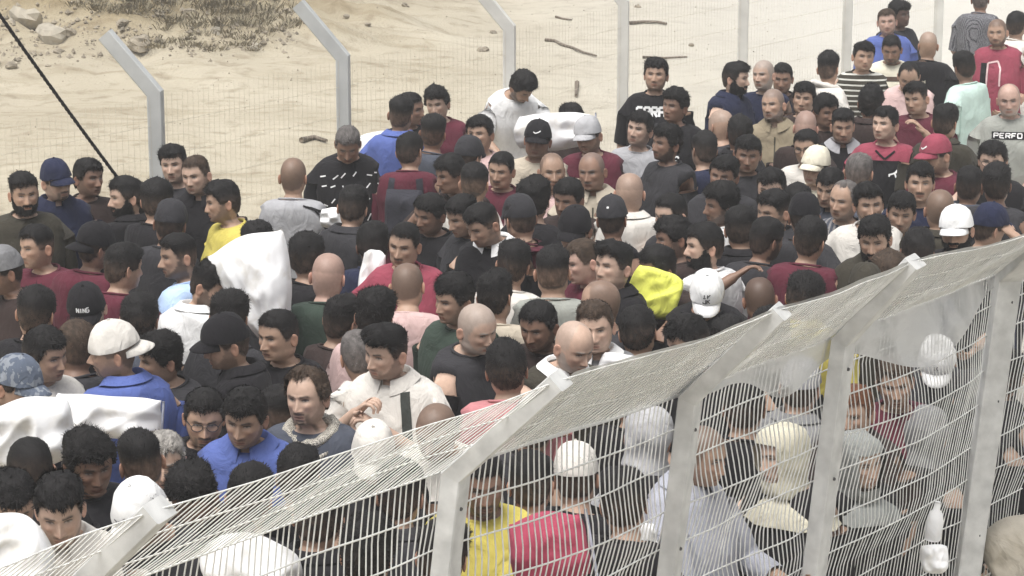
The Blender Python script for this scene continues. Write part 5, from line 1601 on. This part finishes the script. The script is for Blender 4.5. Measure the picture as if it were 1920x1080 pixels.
p(1000, 800, 176, 8, 'tan', 'short', 'none', 'charcoal', 'dark cropped head beneath the film edge', zc=1.5)
p(1190, 745, 176, 8, 'tan', 'full', 'none', 'black', 'black head directly under the grey film', zc=1.5)
p(830, 1040, 170, 8, 'tan', 'full', 'none', 'black', 'black head low behind the thick near post', zc=1.5)
p(1370, 640, 176, 12, 'tan', 'full', 'none', 'black', 'man in black stooping beside the bowed white cap', zc=1.50)
p(1445, 620, 176, 12, 'tan', 'full', 'none', 'black', 'black clad man hidden below the raised arm', zc=1.46)

# more of the crowd glimpsed between the others
p(1232, 502, -62, 8, 'brown', 'full', 'stubble', 'brown', 'dark face just above the yellow bundle', zc=1.54)
p(1388, 428, 168, 6, 'tan', 'full', 'none', 'black', 'black haired head behind the white tee in profile', zc=1.56)
p(1556, 352, -30, 8, 'tan', 'full', 'none', 'slate', 'dark fringe under the cream cap', zc=1.54)
p(1690, 398, -12, 10, 'tan', 'full', 'stubble', 'midgrey', 'man half covered by the heavy beard and the navy tee', zc=1.55)
p(1818, 348, 160, 6, 'brown', 'short', 'none', 'slate', 'short haired man in slate beside the charcoal shirt at the right', zc=1.54)
p(1548, 208, 20, 6, 'brown', 'full', 'none', 'brown', 'brown faced man under the off white hooded top', zc=1.54)
p(1320, 280, -160, 6, 'tan', 'full', 'none', 'navy', 'dark head right of the wavy haired man', zc=1.54)
p(940, 318, -20, 8, 'tan', 'short', 'mous', 'maroon', 'man with moustache between the pink top and the black cap', zc=1.52)
p(1066, 372, -30, 10, 'brown', 'full', 'none', 'brown', 'dark face under the older man in zipped shirt', zc=1.52)
p(806, 400, -40, 10, 'brown', 'full', 'none', 'black', 'dark head right of the backpack', zc=1.54)
p(482, 455, 165, 8, 'tan', 'full', 'none', 'charcoal', 'black haired head directly above the big sack', zc=1.48)
p(640, 600, 150, 6, 'tan', 'full', 'none', 'brown', 'dark head in front of the green shirt', zc=1.48)
p(300, 670, -60, 8, 'tan', 'curly', 'none', 'charcoal', 'curly head right of the cap worn backwards', zc=1.50)
p(1010, 610, -30, 12, 'brown', 'short', 'stubble', 'brown', 'brown face beneath the sage grey tee', zc=1.50)
p(1196, 620, 170, 8, 'tan', 'full', 'none', 'black', 'black haired head beside the pale bundle near the old man', zc=1.50)
p(520, 775, 160, 8, 'tan', 'fade', 'none', 'black', 'dark nape between the blue tee and the neck scarf', zc=1.50)
C['lightgrey'] = (.42, .42, .43); C['palegrey'] = (.25, .26, .25); C['sandcream'] = (.56, .53, .42)
# prints and marks -----------------------------------------------------------
W_ = cloth(C['white'], .8)
def pr_garab(sh, per):
    dz = per.dh; decal(sh, text2d('GARAB', -.125, 1.325 + dz, .038, .062, .014, .017), W_, 'lettering')
def pr_perfo(sh, per):
    dz = per.dh + .075
    decal(sh, [([(-.12 + i*.015, 1.262 + dz) for i in range(17)] + [(-.12 + i*.015, 1.312 + dz) for i in range(17)], [(i, i+1, i+18, i+17) for i in range(16)])], cloth(C['black']), 'chest_box', lift=.004)
    decal(sh, text2d('PERFO', -.105, 1.272 + dz, .028, .030, .012, .008), W_, 'lettering', lift=.007)
def pr_bar(sh, per):
    dz = per.dh + .10
    decal(sh, [([(-.13 + i*.015, 1.245 + dz) for i in range(18)] + [(-.13 + i*.015, 1.28 + dz) for i in range(18)], [(i, i+1, i+19, i+18) for i in range(17)])], cloth((.09,.06,.045)), 'chest_print')
def pr_badge(sh, per): decal(sh, text2d('O', .06, 1.26 + per.dh, .022, .022, 0, .010), W_, 'chest_badge')
def pr_zip(sh, per):
    dz = per.dh; decal(sh, bars2d([(0, 1.40 + dz, .004, 1.0 + dz)], .009), cloth((.06,.055,.04)), 'zip')
def pr_redfig(sh, per):
    dz = per.dh + .08
    decal(sh, bars2d([(-.06, 1.10 + dz, -.06, 1.28 + dz), (-.06, 1.28 + dz, .02, 1.30 + dz), (.02, 1.30 + dz, .045, 1.24 + dz), (.045, 1.24 + dz, .045, 1.10 + dz)], .014), cloth((.75,.55,.55)), 'outline_print')
    decal(sh, bars2d([(-.09, 1.10 + dz, -.09, 1.28 + dz)], .05), cloth(C['black']), 'dark_print')
def pr_sport(sh, per):
    dz = per.dh
    V = []; F = []
    for j, z in enumerate(np.linspace(1.00, 1.385, 16)):
        hw = .135 if z < 1.35 else .135 - (z - 1.35) * 1.2
        for i in range(17): V.append((-hw + 2*hw*i/16, z + dz))
    for j in range(15):
        for i in range(16): F.append((j*17+i, j*17+i+1, (j+1)*17+i+1, (j+1)*17+i))
    decal(sh, [(V, F)], cloth(C['black']), 'black_panel', lift=.004)
    decal(sh, mark2d(CAT, .03, 1.30 + dz, .055, .010), W_, 'cat_mark', lift=.008)
    decal(sh, bars2d([(-.062, 1.445 + dz, 0, 1.395 + dz), (.062, 1.445 + dz, 0, 1.395 + dz)], .012), cloth(C['black']), 'neck_trim', lift=.006)
def pr_dashes(sh, per):
    dz = per.dh; r = random.Random(3); S = []
    for z in (1.38, 1.31, 1.22, 1.12, 1.02):
        for k in range(6):
            x = -.17 + k * .068 + r.uniform(-.015, .015); a = r.uniform(-.9, .9)
            S.append((x, z + dz + r.uniform(-.02, .02), x + .034 * math.cos(a), z + dz + .034 * math.sin(a)))
    for q_ in S: decal(sh, bars2d([q_], .008), W_, 'dash')
def pr_stripes3(sh, per):
    dz = per.dh
    for k in (0, .019, .038):
        pts = [(-.085 - k, 1.462 - k * .3), (-.150 - k * .9, 1.435 - k * .25), (-.190 - k * .6, 1.385), (-.212 - k * .55, 1.30), (-.220 - k * .5, 1.20)]
        S = [(pts[i][0], pts[i][1] + dz, pts[i+1][0], pts[i+1][1] + dz) for i in range(4)]
        decal(sh, bars2d(S, .009), cloth(C['black']), 'sleeve_stripe', back=True, lift=.006)
PRN = {'garab': pr_garab, 'perfo': pr_perfo, 'bar': pr_bar, 'badge': pr_badge, 'zip': pr_zip, 'redfig': pr_redfig, 'sport': pr_sport, 'dashes': pr_dashes, 'stripes3': pr_stripes3}
def strokes(word, w, h, gap):
    S = []
    for i, ch in enumerate(word):
        for (a0, b0, a1, b1) in GL[ch]: S.append((i*(w+gap) + a0*w, b0*h, i*(w+gap) + a1*w, b1*h))
    return S
SW = [(-.022, 0, -.008, -.008), (-.008, -.008, .012, .000), (.012, .000, .026, .010)]
LG = {'swoosh': ('white', SW, .007, 0, -.045), 'swoosh2': ('white', SW, .009, .01, -.045), 'swoosh3': ('midgrey', SW, .006, -.01, -.045),
      'letters': ('white', strokes('NING', .012, .020, .004) + strokes('', 0, 0, 0), .0055, -.030, -.058),
      'jk': ('black', [(-.018, .018, -.004, .018), (.004, .018, .004, .034), (.004, .024, .018, .034), (-.012, .034, -.012, .022)] + [(a - .018, b - .008, c_ - .018, d - .008) for a, b, c_, d in strokes('JK', .014, .020, .006)], .0045, 0, -.055),
      'jk2': ('white', strokes('FLA', .012, .020, .004), .0055, -.022, -.058), 'dot': ('white', [(-.006, 0, .006, 0)], .010, 0, -.045), 'dot2': ('midgrey', strokes('K', .014, .018, 0), .004, -.007, -.05)}

# ---- settle the places: everyone stands on the ground along their own line of sight, apart from neighbours and behind the near fence
for k in P:
    k[9].setdefault('zc', 1.60)
n = len(P)
zc = np.array([k[9]['zc'] for k in P]); zc0 = zc.copy()
XY = np.array([[k[0], k[1]] for k in P], float)
Rr = np.array([ray(a, b) for a, b in XY])
def posn(z):
    t = (z - CAMZ) / Rr[:, 2]
    return Rr[:, :2] * t[:, None]
def fence_clear(pt):
    """signed distance beyond the near fence (positive = crowd side)"""
    best = None
    for i in range(NB - 1):
        a, b_ = Bp[i][:2], Bp[i + 1][:2]
        d = b_ - a; t = np.clip(((pt - a) @ d) / (d @ d), 0 if i else -5, 1 if i < NB - 2 else 5)
        c = a + d * t; nn = nrm[i][:2]
        ds = np.linalg.norm(pt - c); sg = -1 if (pt - c) @ nn > 0 else 1
        if best is None or ds < abs(best): best = ds * sg
    return best
for it in range(60):
    Q = posn(zc)
    F = np.zeros(n)
    D = Q[:, None, :] - Q[None, :, :]
    L = np.linalg.norm(D, axis=-1) + np.eye(n) * 9
    close = np.clip(.42 - L, 0, 1)
    # moving along the line of sight ~ +y
    F = (close * np.sign(D[..., 1] + 1e-6)).sum(1)
    t = np.clip(F, -.25, .25) * .25
    for i in range(n):
        fc = fence_clear(Q[i])
        if fc < .36: t[i] = max(t[i], (.36 - fc) * .6)
    zc = zc - t * .24 - (zc - zc0) * .04
    zc = np.clip(zc, np.where(zc0 < 1.5, 1.26, 1.44), 1.74)
for i, k in enumerate(P): k[9]['zc'] = float(zc[i])

BUILT = {}
for i, (cx, cy, yaw, pitch, skin, hair, beard, top, label, k) in enumerate(P):
    k = dict(k)
    if isinstance(k.get('print_'), str): k['print_'] = PRN[k['print_']]
    cp = k.get('cap')
    if cp:
        lg = LG[cp[2]] if cp[2] else None
        c0 = cp[0]
        if not isinstance(c0, str): c0 = (c0, 'camo', (.22, .24, .27)) ; C_key = c0
        if not isinstance(c0, str):
            C['mottled'] = c0[0]; k['cap'] = (('mottled_raw', 'camo', (.22, .24, .27)), cp[1], lg); 
            C['mottled_raw'] = c0[0]
        else: k['cap'] = (c0, cp[1], lg if (lg is None or abs(yaw) < 90) else lg + ('back',))
    if k.get('hands'): k.pop('hands')
    BUILT[label] = make_person(cx, cy, yaw, pitch, skin, hair, beard, top, label, seed=i + 1, **k)

# ---- straps, bags and other carried things
def ribbon(per, pts, w, mat, parent, name, shirt, back=False, lift=.006):
    """flat strap following the surface of the shirt; pts are (x, z) in rest coordinates"""
    bv = bvh_of(shirt); V = []
    pts = np.array(pts, float)
    for i, (x, z) in enumerate(pts):
        d = pts[min(i+1, len(pts)-1)] - pts[max(i-1, 0)]; d /= np.linalg.norm(d); nx, nz = -d[1] * w / 2, d[0] * w / 2
        for s in (1, -1):
            X, Z = x + nx * s, z + nz * s + per.dh
            hit = bv.ray_cast(Vector((X, .6 if back else -.6, Z)), Vector((0, -1 if back else 1, 0)))
            y = hit[0].y if hit[0] is not None else (.05 if back else -.05)
            V.append((X, y + (lift if back else -lift), Z))
    V = np.array(V); V2 = V + np.array([0, .004 if not back else -.004, 0])
    F = [(2*i, 2*i+1, 2*i+3, 2*i+2) for i in range(len(pts)-1)]
    q = MB(); q.add(V, F); q.add(V2, [f[::-1] for f in F])
    return q.build(name, mat, parent)
lab = 'young man in off white polo with hands clasped at his chest'
r_, per_, sh_ = BUILT[lab]
ribbon(per_, [(.075 + .03 * math.sin(t * 2), 1.44 - .40 * t) for t in np.linspace(0, 1, 16)], .038, cloth((.05, .055, .05)), r_, 'shoulder_strap', sh_)
# backpack on the maroon tee
r_, per_, sh_ = BUILT['man in maroon tee wearing a dark backpack']
bp = empty('backpack', r_.location, r_.rotation_euler[2]); tag(bp, 'dark backpack on the back of the man in maroon tee', 'backpack')
q = MB(); n1, n2 = 16, 20
U = np.linspace(-1, 1, n1); V = np.linspace(-1, 1, n2); uu, vv = np.meshgrid(U, V)
pr = np.clip((1 - np.abs(uu) ** 5) * (1 - np.abs(vv) ** 5), 0, 1) ** .4
Fp = np.stack([.13 * uu * (1 - .12 * np.clip(vv, 0, 1) ** 2), .15 + .10 * pr + .01 * vnoise(np.stack([uu * 3, vv * 3, uu * 0], -1), 4), 1.20 + per_.dh + .19 * vv], -1)
Bk = Fp.copy(); Bk[..., 1] = .150
q.add(Fp.reshape(-1, 3), grid_faces(n2, n1)); q.add(Bk.reshape(-1, 3), [f[::-1] for f in grid_faces(n2, n1)])
q.build('bag_body', cloth((.035, .035, .045), .8), bp)
q = MB(); q.tube(np.array([[-.10, .235, 1.13 + per_.dh], [0, .25, 1.135 + per_.dh], [.10, .235, 1.13 + per_.dh]]), .006, 5)
q.build('zip', cloth((.15, .15, .15)), bp)
for s in (1, -1):
    ribbon(per_, [(s * (.085 + .02 * t), 1.455 - .20 * t) for t in np.linspace(0, 1, 12)], .04, cloth((.035, .035, .045), .8), bp, 'strap', sh_, back=True)
    ribbon(per_, [(s * (.085 + .02 * t), 1.44 - .30 * t) for t in np.linspace(0, 1, 12)], .04, cloth((.035, .035, .045), .8), bp, 'strap', sh_)

sack(490, 545, 178, 215, 1.56, 20, 'big bright white sack carried on a shoulder in the left of the crowd', seed=3, thick=.13, round_=.38, seam=False, taper=.62)
sack(205, 782, 210, 84, 1.50, -4, 'long white sack with a sewn end held before the man in blue tee', seed=4, thick=.10, round_=.1)
sack(58, 812, 180, 140, 1.56, 8, 'folded pale sack on the shoulder at the left edge', seed=5, mat=m_sackd, thick=.12, seam=False)
sack(-6, 1062, 215, 230, 1.58, -32, 'round white sack in the bottom left corner', seed=6, thick=.14, seam=False, dy=-.02, round_=1)
sack(1040, 246, 160, 72, 1.52, 2, 'long white sack held by the bending man in white tee', seed=7, thick=.10)
sack(708, 268, 74, 44, 1.50, 10, 'white sack behind the bright blue polo', seed=8, thick=.09, seam=False, dy=.7)
sack(625, 408, 52, 40, 1.40, 0, 'small white sack between the grey tee and the charcoal shirt', seed=9, thick=.06, seam=False)
sack(470, 1062, 210, 130, 1.52, -16, 'round white sack behind the wires at the bottom', seed=10, thick=.13, seam=False, round_=1)
sack(697, 520, 50, 110, 1.42, -8, 'narrow white bag hanging left of the rose red tee', seed=11, thick=.05, seam=False)
sack(1226, 548, 108, 96, 1.44, -22, 'bright yellow bundle in the middle of the crowd', mat=m_lime, seed=12, thick=.07, cat='bundle', name='bundle', group='bundles', seam=False)
sack(1165, 690, 90, 56, 1.42, -12, 'white bundle on a forearm beside the old man', seed=13, thick=.07, seam=False, mat=m_sackd)
sack(1205, 1012, 62, 70, 1.30, 10, 'crumpled white bag behind the mesh near the tall post', seed=14, thick=.05, seam=False)
sack(1030, 1030, 170, 150, 1.50, 10, 'crimson rounded bag behind the mesh', mat=cloth((.36, .06, .10)), seed=15, thick=.10, round_=.6, pinch=.6, cat='bag', name='shoulder_bag', group='bags')
sack(1905, 1040, 130, 150, .84, 30, 'beige bundle at the bottom right corner', mat=cloth((.46, .42, .35)), seed=16, thick=.09, seam=False, cat='bundle', name='bundle', group='bundles')
sack(1752, 1048, 56, 60, 1.02, 0, 'white plastic bag low behind the mesh at the right', seed=17, thick=.05, seam=False)
sack(700, 985, 44, 34, 1.42, -25, 'small white wrapped parcel pressed to the mesh', seed=18, thick=.03, seam=False, cat='parcel', name='parcel', group='parcels')
# bottle held low behind the mesh
q = MB(); B0 = at_z(1748, 1012, 1.05); zz = np.array([0, .01, .08, .11, .125, .15, .155]); rr = np.array([.03, .033, .033, .026, .013, .012, .012])
q.tube(np.stack([zz * .1, zz * 0, zz], -1), rr, 14)
o = q.build('bottle', m_sack); o.location = B0; tag(o, 'white bottle standing out of the plastic bag behind the mesh', 'bottle')

# ------------------------------------------------------------------ dusty air
hz = MB(); hz.box((0, 170, 1.9), (260, 480, 5.8))
m_h = bpy.data.materials.new('haze_air'); m_h.use_nodes = True; hn = m_h.node_tree
for nd_ in list(hn.nodes):
    if nd_.type != 'OUTPUT_MATERIAL': hn.nodes.remove(nd_)
pv = hn.nodes.new('ShaderNodeVolumePrincipled'); pv.inputs['Color'].default_value = (.94, .94, .92, 1); pv.inputs['Density'].default_value = .0034
hn.links.new(pv.outputs[0], hn.nodes['Material Output'].inputs['Volume'])
ho = hz.build('haze', m_h, smooth=False); tag(ho, kind='stuff')
